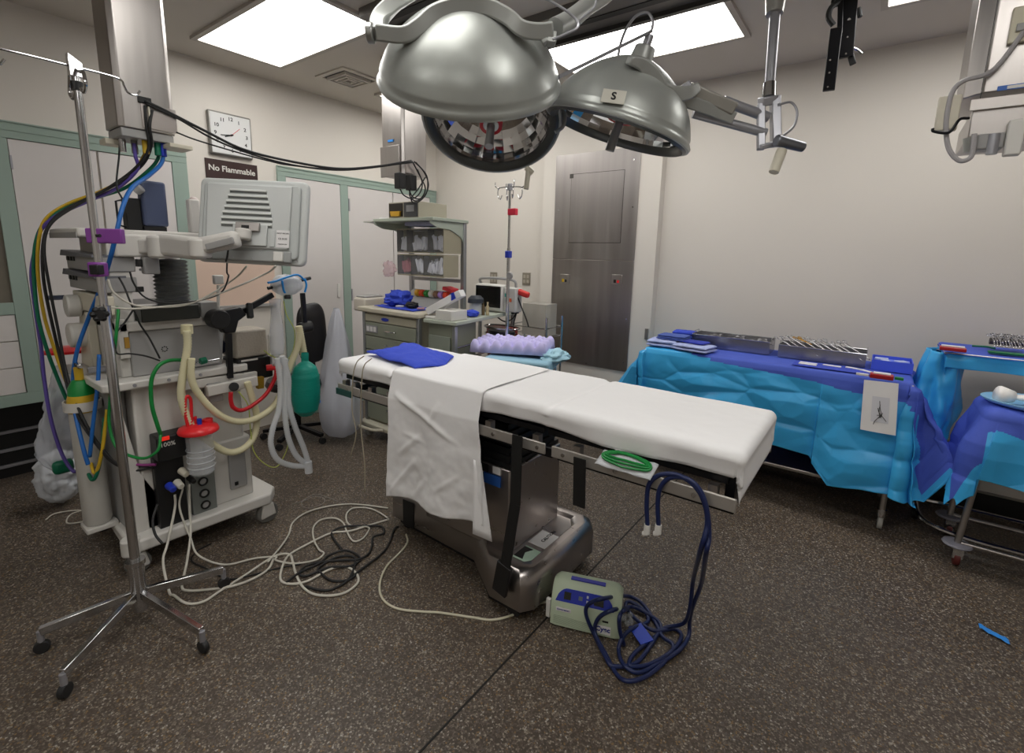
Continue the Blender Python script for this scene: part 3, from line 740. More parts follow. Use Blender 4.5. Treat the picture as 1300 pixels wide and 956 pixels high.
# ================================================================ near pole on casters
IVX, IVY = -2.388, .56
t = thing('iv_pole', 'chrome drip pole with four hooks on a castered base in the foreground', 'IV pole', (IVX, IVY, 0))
c = V((IVX, IVY, 0))
MB().cyl(c+V((0, 0, .26)), c+V((0, 0, 1.35)), .0175, n=20).build('lower_pole', CHROME, t)
MB().cyl(c+V((0, 0, 1.3)), c+V((0, 0, 2.19)), .0135, n=20).build('upper_pole', CHROME, t)
mb = MB(); mb.lathe([(0, .05), (.028, .05), (.03, .12), (.03, .26), (.036, .265), (.036, .285), (.018, .285)], c); mb.build('hub', CHROME, t)
MB().cyl(c+V((0, 0, 1.32)), c+V((0, 0, 1.37)), .021, n=20).build('collar', CHROME, t)
mb = MB(); mb.cyl(c+V((.02, -.01, 1.345)), c+V((.05, -.025, 1.345)), .008)
for k in range(6):
    a = k*math.pi/3; mb.ball(c+V((.06, -.03, 1.345))+V((0, math.cos(a), math.sin(a)))*.018, .013, n=8)
mb.cyl(c+V((.047, -.024, 1.345)), c+V((.072, -.036, 1.345)), .02)
mb.build('star_knob', BLACK, t)
ends = [PZ(50, 800, .10), PZ(256, 800, .10), PZ(283, 722, .10), PZ(80, 860, .08)]
for e_ in ends:
    mb = MB(); a = V((IVX, IVY, .13)); b_ = V((e_.x, e_.y, .095)); mb.bar(a, b_, .022, .035)
    l = mb.build('base_leg', CHROME, t, bevel=.003)
    d = (b_-a).normalized()
    st = MB().cyl(b_+V((0, 0, -.045)), b_+V((0, 0, .0)), .011, n=12); st.build('caster_stem', IRON, l)
    w0 = b_+V((0, 0, 0)); w0.z = .027
    side = d.cross(V((0, 0, 1))).normalized()
    MB().cyl(w0-side*.011, w0+side*.011, .0265, n=20).build('caster', RUBBER, l, bevel=.004)
# hooks
ct = c+V((0, 0, 2.19))
MB().prism([(-.02, 0), (.02, 0), (.02, .05), (-.02, .075)], -.014, .014, lambda u, v, w: c+V((w, u, 2.19+v))).build('head_block', CHROME, t, bevel=.002)
hk = []

def dep(p): return (V(p)-CAM).dot(fw)
d1 = V((0, 1, 0))
for sgn, L in ((1, .13), (-1, .24)):
    e_ = ct+d1*sgn*L+V((0, 0, .03))
    pts = [ct+V((0, 0, .035)), ct+d1*sgn*(L*.6)+V((0, 0, .035)), e_, e_+d1*.01*sgn+V((0, 0, -.02)), e_+d1*.02+V((0, 0, -.04)), e_+d1*.045+V((0, 0, -.045)), e_+d1*.06+V((0, 0, -.025))]
    MB().tube(pts, .004, seg=5).build('hook', CHROME, t)
d2 = V((-d1.y, d1.x, 0))
for sgn in (1, -1):
    pts = [ct+V((0, 0, .03)), ct+d2*sgn*.05+V((0, 0, .03+.02*sgn)), ct+d2*sgn*.09+V((0, 0, .0)), ct+d2*sgn*.10+V((0, 0, -.04)), ct+d2*sgn*.07+V((0, 0, -.06)), ct+d2*sgn*.045+V((0, 0, -.045))]
    MB().tube(pts, .006, seg=5).build('hook', CHROME, t)
MB().cyl(ct+V((0, 0, -.045)), ct+V((0, 0, -.015)), .019, n=20).build('tape_band', BLACK, t)
# purple clamps on the pole
a = PD(112, 299, dep(c+V((0, 0, 1.6)))-.02)
t = thing('pole_clamp', 'large flat purple clamp on the foreground pole', 'clamp', (IVX, IVY, 1.58))
MB().obox((IVX+.018, IVY+.026, a.z), (.12, .028, .055), Matrix.Rotation(math.radians(48), 3, 'Z')).build('body', PURP, t, bevel=.004)
MB().cyl((IVX+.04, IVY-.005, a.z), (IVX+.055, IVY+.0, a.z), .006).build('screw', BLACK, t)
b_ = PD(124, 342, dep(c+V((0, 0, 1.5))))
t = thing('pole_clamp', 'small purple and black clamp lower on the foreground pole', 'clamp', (IVX, IVY, b_.z))
MB().obox((IVX-.002, IVY-.004, b_.z), (.046, .046, .055), Matrix.Rotation(math.radians(35), 3, 'Z')).build('body', PURP, t, bevel=.006)
MB().obox((IVX+.016, IVY-.012, b_.z), (.034, .03, .036), Matrix.Rotation(math.radians(35), 3, 'Z')).build('insert', BLACK, t, bevel=.003)
# ================================================================ surgical lamps
def dep(p): return (V(p)-CAM).dot(fw)
def lamp_frame(px, py, s, ang):
    t_ = -ray(px, py).normalized(); u = (CU - t_*CU.dot(t_)).normalized(); r = u.cross(t_).normalized()
    a = math.radians(ang); u2 = u*math.cos(a) + r*math.sin(a)
    z = u2*math.sqrt(1-s*s) + t_*s; x = u2.cross(t_).normalized(); y = z.cross(x)
    return Matrix((x, y, z)).transposed()
def dome_prof(R=.31, H=.24):
    p = []
    for k in range(17):
        h = H*k/16; p.append((R*max(0, 1-(h/H)**1.6)**.64 if k < 16 else 0, h))
    return p
MIRROR = mat('reflector_mirror', 'd8d8da', .06, 1)
DARKRIM = mat('dark_rim', '4c4e4c', .35, .4)
def dome(t, c, R, zr=.03, H=.24):
    pr = [(.312, -.022), (.322, -.02), (.326, -.008), (.318, .004), (.312, .012), (.313, .024), (.309, .034)] + [(r*.995, h+.02) for r, h in dome_prof(.31, H)[2:]]
    MB().lathe(pr, c, R, 56).build('shade', HAMMER, t, smooth=60)
    inn = [(.312, -.022), (.298, -.024), (.285, -.012)]
    MB().lathe([(.314, -.021), (.300, -.030), (.278, -.018), (.272, .004)], c, R, 56).build('rim', DARKRIM, t, smooth=60)
    ip = [(r*.9, h*.86) for r, h in dome_prof(.31, H)[:-1]]
    mb = MB(); n = 30
    for (r0, h0), (r1, h1) in zip(ip[::2], ip[2::2]):
        for k in range(n):
            a0, a1 = 2*math.pi*k/n, 2*math.pi*(k+1)/n
            q = [R @ V((r*math.cos(a), r*math.sin(a), h)) + V(c) for r, a, h in ((r0, a0, h0), (r0, a1, h0), (r1, a1, h1), (r1, a0, h1))]
            mb.bm.faces.new([mb.bm.verts.new(v) for v in q])
    mb.build('reflector', MIRROR, t, smooth=0)
    def L(x, y, z): return V(c) + R @ V((x, y, z))
    mb = MB().cyl(L(0, 0, .17), L(0, 0, zr+.02), .03, .05, n=24); mb.build('bulb_housing', mat('bulb_glass', '9a9a9c', .2, .8), t)
    mb = MB().lathe([(.036, .0), (.052, -.006), (.054, .014), (.036, .016)], L(0, 0, zr), R, 28, closeprof=True); mb.build('centre_ring', mat('ring_red', 'b5202a', .35), t)
    MB().lathe([(0, -.004), (.036, -.004), (.036, .014), (0, .014)], L(0, 0, zr), R, 24).build('centre_disc', CASTG, t)
    MB().cyl(L(0, 0, zr), L(0, 0, zr-.13), .018, .021, n=14).build('handle', mat('handle_grey', '8b8b8b', .4, .3), t, bevel=.003)
    return L
# lamp 1: big dome at centre
c1 = PD(597, 98, 1.73); R1 = lamp_frame(597, 98, .33, 0)
t1 = thing('surgical_lamp', 'biggest grey surgical dome lamp, nearest the camera, in its curved yoke', 'surgical lamp', tuple(c1))
L1 = dome(t1, c1, R1, .03, .225)
def PDL(pts, d0, d1=None):
    d1 = d0 if d1 is None else d1; n = len(pts)-1
    return [PD(x, y, d0+(d1-d0)*i/n) for i, (x, y) in enumerate(pts)]
def flatbar(P, wd, th, upv, name, m, par, seg=5, bevel=.006, wf=None):
    P = catmull([V(p) for p in P], seg); mb = MB(); rings = []
    for i, p in enumerate(P):
        d = (P[min(i+1, len(P)-1)]-P[max(i-1, 0)]).normalized(); n_ = V(upv); n_ = (n_-d*n_.dot(d)).normalized(); s_ = d.cross(n_)
        w_ = wd*(wf(i/(len(P)-1)) if wf else 1)
        rings.append([mb.bm.verts.new(p+s_*a*w_/2+n_*b*th/2) for a, b in ((-1, -1), (1, -1), (1, 1), (-1, 1))])
    for A, B in zip(rings, rings[1:]): mb.join(A, B)
    mb.cap(rings[0], True); mb.cap(rings[-1])
    return mb.build(name, m, par, bevel=bevel, smooth=50)
tc = -ray(597, 30).normalized()
flatbar(PDL([(478, 41), (512, 44), (532, 34), (552, 17), (575, 9), (598, 7), (622, 10), (645, 22), (662, 36), (684, 40), (702, 38)], 1.51), .048, .035, tc, 'yoke', CASTG, t1)
flatbar(PDL([(480, 44), (482, 26), (492, 12), (512, -4), (560, -30), (640, -60)], 1.51, 1.7), .05, .045, tc, 'yoke_arm', CASTG, t1)
MB().cyl(PD(466, 42, 1.51), PD(475, 42, 1.51), .03, n=16).build('pivot_cap', mat('cast_light', 'a9aaa8', .3, .7), t1, bevel=.004)
MB().tube(PDL([(704, 36), (722, 26), (745, 8), (775, -24), (700, -75)], 1.53, 1.8), .03, n=14).build('yoke_arm', CASTG, t1)
mb = MB().bar(PD(700, 42, 1.52), PD(699, 57, 1.52), .03, .03, tc); mb.bar(PD(688, 46, 1.52), PD(694, 56, 1.52), .02, .03, tc); mb.build('pivot_hook', CASTG, t1, bevel=.003)
MB().tube(PDL([(675, -8), (700, 2), (722, 16), (733, 27), (732, 36), (716, 44), (702, 50)], 1.49), .004).build('lamp_cable', IRON, t1)
MB().tube(PDL([(757, -10), (755, 8), (740, 22), (732, 30)], 1.49), .003).build('lamp_cable', IRON, t1)
MB().cyl(L1(0, 0, .225), L1(0, 0, .25), .05, n=20).build('top_cap', CASTG, t1)
p = PD(620, -70, 1.75); top = V((p.x, p.y, HC-.05))
MB().cyl(p, top, .035, n=16).build('ceiling_post', CASTG, t1)
MB().cyl(V((p.x, p.y, HC-.06)), V((p.x, p.y, HC-.001)), .09, n=24).build('ceiling_plate', CASTG, t1)
# lamp 2: facing the camera
c2 = PD(624, 152, 2.26); R2 = lamp_frame(624, 152, -.74, 6)
t2 = thing('surgical_lamp', 'surgical lamp with open mirrored reflector and red ring, facing the camera', 'surgical lamp', tuple(c2))
L2 = dome(t2, c2, R2, -.035)
mb = MB().tube([PD(702, 140, 2.22), PD(716, 143, 2.22), PD(715, 160, 2.22), PD(705, 168, 2.22)], .009, seg=5); mb.build('side_handle', CASTG, t2)
mb = MB().cyl(PD(668, 213, 2.14), PD(676, 220, 2.14), .012); mb.cyl(PD(671, 216, 2.14), PD(668, 240, 2.14), .011, n=12); mb.build('sterile_handle', BEIGE, t2)
p = L2(0, 0, .28); q_ = V((p.x, p.y, 0))
MB().tube([p, p+V((-.05, .05, .15)), V((p.x-.1, p.y+.1, HC-.3)), V((p.x-.1, p.y+.1, HC-.01))], .03, n=12).build('support_arm', CASTG, t2)
# lamp 3: right
c3 = PD(784, 162, 2.12); R3 = lamp_frame(784, 162, -.17, 21)
t3 = thing('surgical_lamp', 'tilted surgical dome lamp at right with a taped letter label', 'surgical lamp', tuple(c3))
L3 = dome(t3, c3, R3, .03, .265)
MB().cyl(L3(0, 0, .27), L3(0, 0, .325), .05, .042, n=20).build('top_cap', CASTG, t3, bevel=.004)
MB().cyl(L3(0, 0, .32), L3(0, 0, .37), .018, n=12).build('top_stem', IRON, t3)
tc3 = -ray(785, 100).normalized()
flatbar(PDL([(798, 76), (815, 82), (829, 96), (838, 113), (850, 119), (872, 118), (884, 112)], 1.84, 1.97), .05, .04, tc3, 'yoke', CASTG, t3, wf=lambda u: .6+.7*math.sin(u*3))
MB().bar(PD(868, 108, 1.99), PD(876, 124, 1.99), .05, .05, tc3).build('yoke_joint', IRON, t3, bevel=.006)
MB().bar(PD(874, 112, 2.0), PD(932, 138, 2.02), .05, .055, tc3).build('arm_block', mat('arm_beige', '9d9a93', .45, .3), t3, bevel=.008)
flatbar(PDL([(846, 130), (868, 128), (900, 138), (932, 150)], 1.98, 2.03), .05, .02, tc3, 'arm_plate', CASTG, t3)
MB().cyl(PD(918, 128, 2.05), PD(975, 149, 2.07), .021, n=16).build('arm_tube', IRON, t3)
MB().cyl(PD(880, 144, 2.06), PD(972, 169, 2.06), .019, n=16).build('arm_tube', IRON, t3)
mb = MB().bar(PD(984, 124, 2.06), PD(985, 185, 2.06), .035, .05, tc3); mb.bar(PD(966, 132, 2.06), PD(966, 190, 2.06), .03, .03, tc3); mb.bar(PD(965, 130, 2.06), PD(985, 126, 2.06), .035, .05, tc3); mb.bar(PD(964, 187, 2.05), PD(986, 182, 2.05), .02, .03, tc3)
mb.build('pivot_bracket', IRON, t3, bevel=.004)
MB().cyl(PD(985, 178, 2.0), PD(1020, 187, 2.02), .024, .02, n=16).build('counter_weight', mat('weight_grey', '7b7d84', .3, .7), t3, bevel=.004)
MB().cyl(PD(993, 190, 2.0), PD(982, 219, 2.0), .02, n=14).build('sterile_handle', BEIGE, t3, bevel=.003)
MB().cyl(PD(976, 124, 2.07), PD(977, 106, 2.07), .028, .026, n=18).build('mast_collar', CHROME, t3)
MB().cyl(PD(977, 110, 2.07), PD(984, 18, 2.07), .021, n=18).build('mast', IRON, t3)
pm = PD(984, 16, 2.07)
MB().cyl(PD(983, 18, 2.07), PD(986, -14, 2.07), .034, .044, n=18).build('mast_sleeve', mat('sleeve', 'a7a5a0', .35, .5), t3)
MB().cyl(PD(986, -12, 2.07), V((PD(986, -12, 2.07).x, PD(986, -12, 2.07).y, HC-.001)), .044, n=18).build('mast_top', mat('sleeve', 'a7a5a0', .35, .5), t3)
MB().tube(PDL([(988, 133), (1004, 130), (1012, 142), (1008, 160), (995, 172)], 2.03), .005).build('cable', IRON, t3)
MB().bar(PD(709, 98, 1.78), L3(0, 0, .385), .012, .012, tc3).build('brace_rod', IRON, t3)
MB().tube(PDL([(784, 76), (788, 55), (796, 35), (808, 20), (822, 16), (829, 28), (826, 40)], 2.08)+[L3(0, 0, .40)], .006).build('lamp_cable', IRON, t3)
# tape label with letter
lc = PD(779, 124, 1.86); 
zt_ = R3 @ V((0, 0, 1)); nrm = (-ray(779, 124).normalized()*.75 + zt_*.55).normalized()
rr = (CR*math.cos(.26) - CU*math.sin(.26)); rr = (rr - nrm*rr.dot(nrm)).normalized(); uu = nrm.cross(rr)
def surf_hit(px, py, o):      # nearest point of the lamp shade under a pixel
    deps = bpy.context.evaluated_depsgraph_get(); im = o.matrix_world.inverted()
    return o
bpy.context.view_layer.update()
sh = [ch for ch in t3.children if ch.name.startswith('shade')][0]
bm_ = bmesh.new(); bm_.from_mesh(sh.data)
from mathutils.bvhtree import BVHTree
bv = BVHTree.FromBMesh(bm_); Wi = WORLD[sh.name].inverted()
hit = bv.ray_cast(Wi @ CAM, (Wi.to_3x3() @ ray(779, 124)).normalized())
if hit[0] is not None:
    lc = WORLD[sh.name] @ hit[0]; nrm = (WORLD[sh.name].to_3x3() @ hit[1]).normalized()
    if nrm.dot(ray(779, 124)) > 0: nrm = -nrm
    rr = (rr - nrm*rr.dot(nrm)).normalized(); uu = nrm.cross(rr)
bm_.free()
MB().obox(lc+nrm*.006, (.088, .055, .003), Matrix((rr, uu, nrm)).transposed()).build('tape_label', mat('masking_tape', 'c9c6bb', .6), t3)
text('S', .042, lc+nrm*.0085, rr, uu, BLACK, t3, bold=.001)
# ================================================================ ceiling service columns
def column(x0, x1, y0, y1, zb, label, ch=.02):
    t = thing('service_column', label, 'service column', ((x0+x1)/2, (y0+y1)/2, zb))
    poly = [(x0+ch, y0), (x1-ch, y0), (x1, y0+ch), (x1, y1-ch), (x1-ch, y1), (x0+ch, y1), (x0, y1-ch), (x0, y0+ch)]
    MB().prism(poly, zb+.05, HC-.001).build('shaft', STEEL, t, bevel=.004)
    return t
# left column
tl = column(-3.06, -2.85, .80, 1.03, 2.09, 'stainless ceiling column above the anesthesia machine with dangling hoses')
MB().box(-3.05, .81, 2.10, -2.86, 1.02, 2.139).build('outlet_block', MACHG, tl, bevel=.004)
xb = lambda *a: MB().xb(*a)
xb(178, 130, 226, 170, -2.845, .01).build('junction_plate', mat('plate_light', 'b8b0ac', .35, .8), tl, bevel=.003)
xb(175, 121, 193, 133, -2.838, .02).build('socket', BLACK, tl, bevel=.003)
MB().box(-3.08, .78, 2.075, -2.99, .85, 2.10).build('bracket', BEIGE, tl, bevel=.003)
MB().box(-2.93, .98, 2.075, -2.80, 1.08, 2.095).build('bracket', BEIGE, tl, bevel=.003)
xb(188, 135, 193, 163, -2.83, .015).build('latch', BEIGE, tl, bevel=.003)
for i, (px, m_) in enumerate(((155, CHROME), (170, MACHG), (184, YELT), (199, GRND), (206, BLUE))):
    p = PX(px, 178, -2.90 if i > 1 else -2.95)
    MB().cyl(V((p.x, p.y, 2.101)), V((p.x, p.y, 2.04)), .014, n=12).build('gas_outlet', m_, tl, bevel=.002)
# middle column
tm = column(-3.15, -2.9, 2.51, 2.76, 2.12, 'stainless ceiling column hanging over the supply cart')
MB().box(-3.14, 2.495, 2.16, -2.93, 2.509, 2.38).build('socket_panel', STEEL, tm, bevel=.003)
MB().box(-3.06, 2.503, 2.41, -3.0, 2.5085, 2.425).build('blue_label', BLUEL, tm)
xb(516, 203, 528, 222, -2.88, .02).build('socket', mat('plate_light', 'b8b0ac', .35, .8), tm, bevel=.003)
mb = MB()
for px in (508, 522):
    p = PX(px, 236, -2.88); MB().box(p.x-.03, p.y-.03, 2.06, p.x+.03, p.y+.03, 2.17).build('plug', BLACK, tm, bevel=.005)
# right column
tr = column(.17, .75, 2.53, 2.95, 2.17, 'stainless ceiling column at the right edge with outlets underneath', .05)
yf = 2.53
MB().box(.19, yf-.012, 2.16, .75, yf-.001, 2.2).build('lower_trim', mat('trim_light', 'c9c3bf', .35, .6), tr, bevel=.002)
MB().box(.20, yf, 2.07, .74, 2.93, 2.165).build('outlet_block', STEEL, tr, bevel=.004)
a, b_ = PY(1265, 0, yf), PY(1242, 138, yf)
MB().box(b_.x-.001, yf-.003, 2.2, b_.x+.001, yf-.0005, HC-.01).build('seam', BLACK, tr)
a = PY(1286, 12, yf); MB().box(a.x, yf-.02, PY(1290, 56, yf).z, a.x+.2, yf-.001, a.z).build('control_plate', mat('plate_cream', 'd6d0ba', .5), tr, bevel=.004)
a = PY(1290, 36, yf-.02); MB().box(a.x, yf-.03, a.z-.012, a.x+.06, yf-.021, a.z+.012).build('switch', MACHG, tr, bevel=.002)
a = PY(1266, 113, yf); MB().box(a.x, yf-.004, a.z-.008, a.x+.1, yf-.001, a.z+.008).build('name_label', mat('label_blue2', '2c62b8', .4), tr)
MB().box(a.x+.025, yf-.005, a.z-.005, a.x+.1, yf-.0042, a.z+.005).build('name_label_text', WHITE, tr)
a = PY(1205, 128, yf-.02); MB().box(a.x-.03, yf-.03, 2.10, a.x+.035, yf+.02, 2.22).build('side_box', BEIGE, tr, bevel=.004)
MB().box(.225, yf-.02, 2.02, .30, yf+.05, 2.075).build('outlet_fitting', MACHG, tr, bevel=.006)
MB().box(.30, yf-.04, 1.99, .345, yf+.0, 2.11).build('white_fitting', WHITE, tr, bevel=.006)
MB().cyl((.27, yf-.02, 2.07), (.27, yf-.02, 2.0), .016).build('nozzle', IRON, tr)
MB().cyl((.21, yf+.02, 2.07), (.21, yf+.02, 2.02), .022, .014).build('nozzle', CASTG, tr)
MB().cyl((.5, yf+.02, 2.07), (.5, yf+.02, 2.01), .03, .016).build('nozzle', CASTG, tr)
MB().tube([PY(1184, 163, yf-.05), PY(1186, 167, yf-.05), PY(1205, 168, yf-.05), PY(1218, 152, yf-.05), PY(1230, 150, yf-.03)], .005).build('hook', BLACKM, tr)
MB().tube([PY(1300, 40, yf-.03), PY(1270, 80, yf-.03), PY(1250, 95, yf-.03), PY(1225, 102, yf-.03), PY(1210, 115, yf-.03), PY(1203, 140, yf-.03), PY(1201, 165, yf-.03), PY(1205, 190, yf-.03), PY(1218, 204, yf-.03), PY(1232, 200, yf-.03), PY(1236, 185, yf-.03), PY(1237, 170, yf-.03)], .008).build('hose', mat('hose_grey', 'a7a4a6', .4), tr)
# black hanging bracket
tb = thing('hanging_bracket', 'black perforated metal bracket hanging from the ceiling right of the lamps', 'bracket', tuple(V((PD(1075, 60, 2.6).x, PD(1075, 60, 2.6).y, 2.3))))
db = 2.6
nb = -ray(1075, 50).normalized()
mb = MB().bar(PD(1082, -25, db), PD(1074, 73, db), .065, .02, nb); mb.bar(PD(1068, -25, db), PD(1066, 45, db), .025, .03, nb)
mb.build('upper_bar', BLACKM, tb, bevel=.003)
MB().bar(PD(1062, 36, db-.02), PD(1052, 115, db-.02), .055, .02, nb).build('lower_bar', BLACKM, tb, bevel=.003)
p = PD(1080, -20, db); MB().box(p.x-.05, p.y-.03, p.z-.02, p.x+.05, p.y+.03, HC-.001).build('ceiling_mount', BLACKM, tb)
MB().tube([PD(1066, 2, db), PD(1055, 10, db), PD(1052, 22, db), PD(1058, 32, db)], .014).build('cable_loop', RUBBER, tb)
MB().tube([PD(1062, -4, db), PD(1058, 3, db), PD(1064, 6, db)], .012).build('cable_loop', RUBBER, tb)
MB().cyl(PD(1090, 10, db), PD(1092, 22, db), .012).build('knob', RUBBER, tb, bevel=.004)
mb = MB().tube([PD(1080, 60, db), PD(1088, 63, db), PD(1094, 68, db)], .006); mb.build('clip', CHROME, tb)
MB().bar(PD(1080, 70, db), PD(1083, 82, db), .03, .02, nb).build('end_plug', RUBBER, tb, bevel=.004)
for px, py, dd in ((1078, 25, db), (1076, 47, db), (1074, 68, db), (1054, 76, db-.02), (1053, 92, db-.02), (1051, 110, db-.02)):
    p = PD(px, py, dd)+nb*.011; MB().cyl(p-nb*.001, p+nb*.002, .008 if py == 25 else .0045, n=10).build('bolt', CHROME, tb)
# black cables between the left and middle columns
def pth(px, x0, x1, f=None):
    n = len(px)-1
    return [PX(x, y, x0+(x1-x0)*i/n) for i, (x, y) in enumerate(px)]
CABLES = [([(184, 128), (215, 143), (260, 166), (310, 190), (370, 205), (430, 214), (480, 211), (522, 204)], .007, 'upper heavy black cable strung between the left and middle ceiling columns'),
          ([(186, 132), (225, 150), (270, 176), (320, 196), (375, 210), (430, 216), (480, 212), (524, 205)], .005, 'second black cable strung just beneath the heavy one between columns'),
          ([(224, 168), (250, 178), (300, 193), (340, 204), (370, 210), (430, 215), (485, 211), (526, 206)], .004, 'lowest thin black cable strung between the two ceiling columns')]
for px, r, lb in CABLES:
    tag(MB().tube(pth(px, -2.83, -2.87), r, seg=8).build('overhead_cable', RUBBER, smooth=180), lb, 'cable')
loops = [[(526, 205), (538, 218), (544, 235), (538, 250), (527, 255), (520, 247), (524, 232)], [(524, 206), (534, 225), (540, 240), (534, 252), (524, 250), (519, 240)],
         [(528, 206), (542, 224), (541, 246), (528, 258), (522, 252), (531, 240), (540, 225)], [(508, 240), (513, 248), (524, 252), (533, 245), (536, 232), (530, 215)]]
t = thing('cable_bundle', 'black cables looped in a tangle below the middle ceiling column', 'cable bundle', tuple(PX(530, 255, -2.86)))
for i, l in enumerate(loops): MB().tube([PX(x, y, -2.87+.02*i) for x, y in l], .005, seg=6).build('cable', RUBBER, t, smooth=180)
# ================================================================ anesthesia machine
FX = -2.76
t = thing('anesthesia_machine', 'white and grey anesthesia machine on a wheeled base at left', 'anesthesia machine', (-3.1, .97, 0))
AM = t
def X(px, py, x=FX): return PX(px, py, x)
# base platform
poly = [(-3.42, .66), (-2.76, .62), (-2.72, .66), (-2.70, 1.30), (-2.78, 1.36), (-3.42, 1.34)]
MB().prism(poly, .125, .19).build('base_platform', MACH, t, bevel=.012, segs=3)
MB().cyl((-2.75, .635, .12), (-2.75, .635, .205), .04, n=20).build('corner_bumper', MACH, t, bevel=.008)
for x, y, r, mm in ((-2.77, .66, .055, MACHG), (-2.745, 1.29, .062, MACHG), (-3.36, .665, .06, RUBBER), (-3.36, 1.27, .06, RUBBER)):
    c = MB().cyl((x-.016, y, r), (x+.016, y, r), r, n=24).build('caster', mat('wheel_grey', '6d6c68', .5) if mm is MACHG else RUBBER, t, bevel=.006)
    MB().prism([(-.045, -.01), (.045, 0), (.03, .08), (-.03, .08)], -.03, .03, lambda u, v, w: V((x+w, y+u, r+v-.02))).build('caster_hood', MACH, c, bevel=.01)
# lower cabinet
MB().box(-3.30, .72, .185, -2.80, 1.22, .93).build('lower_cabinet', MACH, t, bevel=.01)
MB().box(-3.28, .66, .185, -2.90, .719, .93).build('side_panel', MACHG, t, bevel=.006)
MB().prism([(.66, .185), (.86, .185), (.72, .50), (.66, .93)], -2.90, -2.80, lambda u, v, w: V((w, u, v))).build('foot_gusset', MACH, t, bevel=.004)
z = lambda px, py, x=FX: PX(px, py, x).z
y = lambda px, py, x=FX: PX(px, py, x).y
MB().box(-2.80, y(193, 560), .56, -2.70, y(236, 560), z(214, 548)).build('suction_controller', BLACK, t, bevel=.008)
MB().box(-2.799, y(196, 600, -2.76), .14, -2.755, y(238, 640, -2.76), .565).build('connector_panel', BLACK, t, bevel=.004)
led = MB().box(-2.70, y(203, 557, -2.7), z(210, 559, -2.7), -2.697, y(215, 557, -2.7), z(210, 554, -2.7)).build('led_display', mat('led_red', 'd02a1c', .3, emit=.6), t)
text('100%', .03, X(213, 564, -2.698), (0, 1, 0), (0, 0, 1), WHITE, t)
MB().box(-2.799, y(241, 600, -2.77), .135, -2.772, y(276, 640, -2.77), z(258, 594, -2.77)).build('outlet_strip', mat('strip_grey', '7f8380', .4, .3), t, bevel=.002)
for px, py in ((257.5, 611), (259.3, 626), (260.9, 640.5), (262.5, 654.5)):
    p = X(px, py, -2.77); 
    MB().lathe([(.017, 0), (.024, 0), (.024, .008), (.017, .008)], p, frame_from((1, 0, 0), (0, 1, 0)), 20, closeprof=True).build('port_ring', BLACK, t)
    MB().cyl(p, p+V((.003, 0, 0)), .016, n=16).build('port_face', MACHG, t)
# connectors with cords
for px, py, m_, r in ((230, 597, BEIGE, .02), (224, 612, CORD, .02), (214, 616, BLUE, .02), (240, 606, BLACK, .016)):
    p = X(px, py, -2.74); MB().cyl(p, p+V((.05, .005, -.012)), r, r*.75, n=12).build('plug', m_, t, bevel=.003)
# right lower white housing
MB().box(-3.2, 1.0, .185, -2.79, y(318, 560, -2.79), .55).build('lower_housing', MACH, t, bevel=.012)
c = X(301, 608, -2.785); MB().box(-2.79, c.y-.04, c.z-.05, -2.775, c.y+.05, c.z+.16).build('hose_hook_panel', MACHG, t, bevel=.004)
MB().box(-2.775, c.y-.018, c.z-.03, -2.77, c.y+.0, c.z-.01).build('latch_mark', BLACK, t)
# work rail and table
MB().prism([(-3.38, .60), (-2.76, .60), (-2.74, .62), (-2.74, 1.24), (-3.38, 1.24)], .935, .975).build('accessory_rail', MACH, t, bevel=.008)
for k in (.72, .86, 1.0): MB().cyl((-2.741, k, .955), (-2.735, k, .955), .008, n=8).build('rail_bolt', IRON, t)
MB().box(-3.3, .74, .975, -2.82, 1.14, 1.20).build('ventilator_cabinet', MACHG, t, bevel=.006)
p = X(209, 443, -2.82)
for k in range(8):
    a = k*math.pi/4; MB().cyl(p+V((0, .012*math.cos(a), .012*math.sin(a))), p+V((.002, .012*math.cos(a), .012*math.sin(a))), .003, n=6).build('speaker_hole', BLACK, t)
MB().box(-3.3, .70, 1.20, -2.80, 1.12, 1.245).build('work_surface', MACH, t, bevel=.006)
MB().box(-3.25, .78, 1.245, -2.755, y(254, 400, -2.755), 1.315).build('bellows_base', mat('dark_tray', '22241f', .3), t, bevel=.004)
MB().box(-2.95, y(255, 400, -2.8)+.003, 1.22, -2.80, y(272, 400, -2.8)+.02, 1.32).build('end_block', MACHG, t, bevel=.004)
mb = MB(); c = X(221, 392, -2.88)
pr = []
for k in range(12): pr += [(.078, k*.019), (.066, k*.019+.0095)]
mb.lathe([(0, 0)]+pr+[(0, .225)], V((c.x, c.y, 1.318)), None, 28); mb.build('bellows', BLACK, t)
MB().lathe([(.092, 0), (.092, .23), (.085, .235), (.085, .0)], V((c.x, c.y, 1.317)), None, 28).build('bellows_dome', mat('dome_clear', 'dfe4e4', .08, alpha=.05), t)
MB().lathe([(.0, 0), (.05, 0), (.05, .004), (0, .006)], V((-2.84, .83, 1.316)), None, 20).build('steel_disc', CHROME, t)
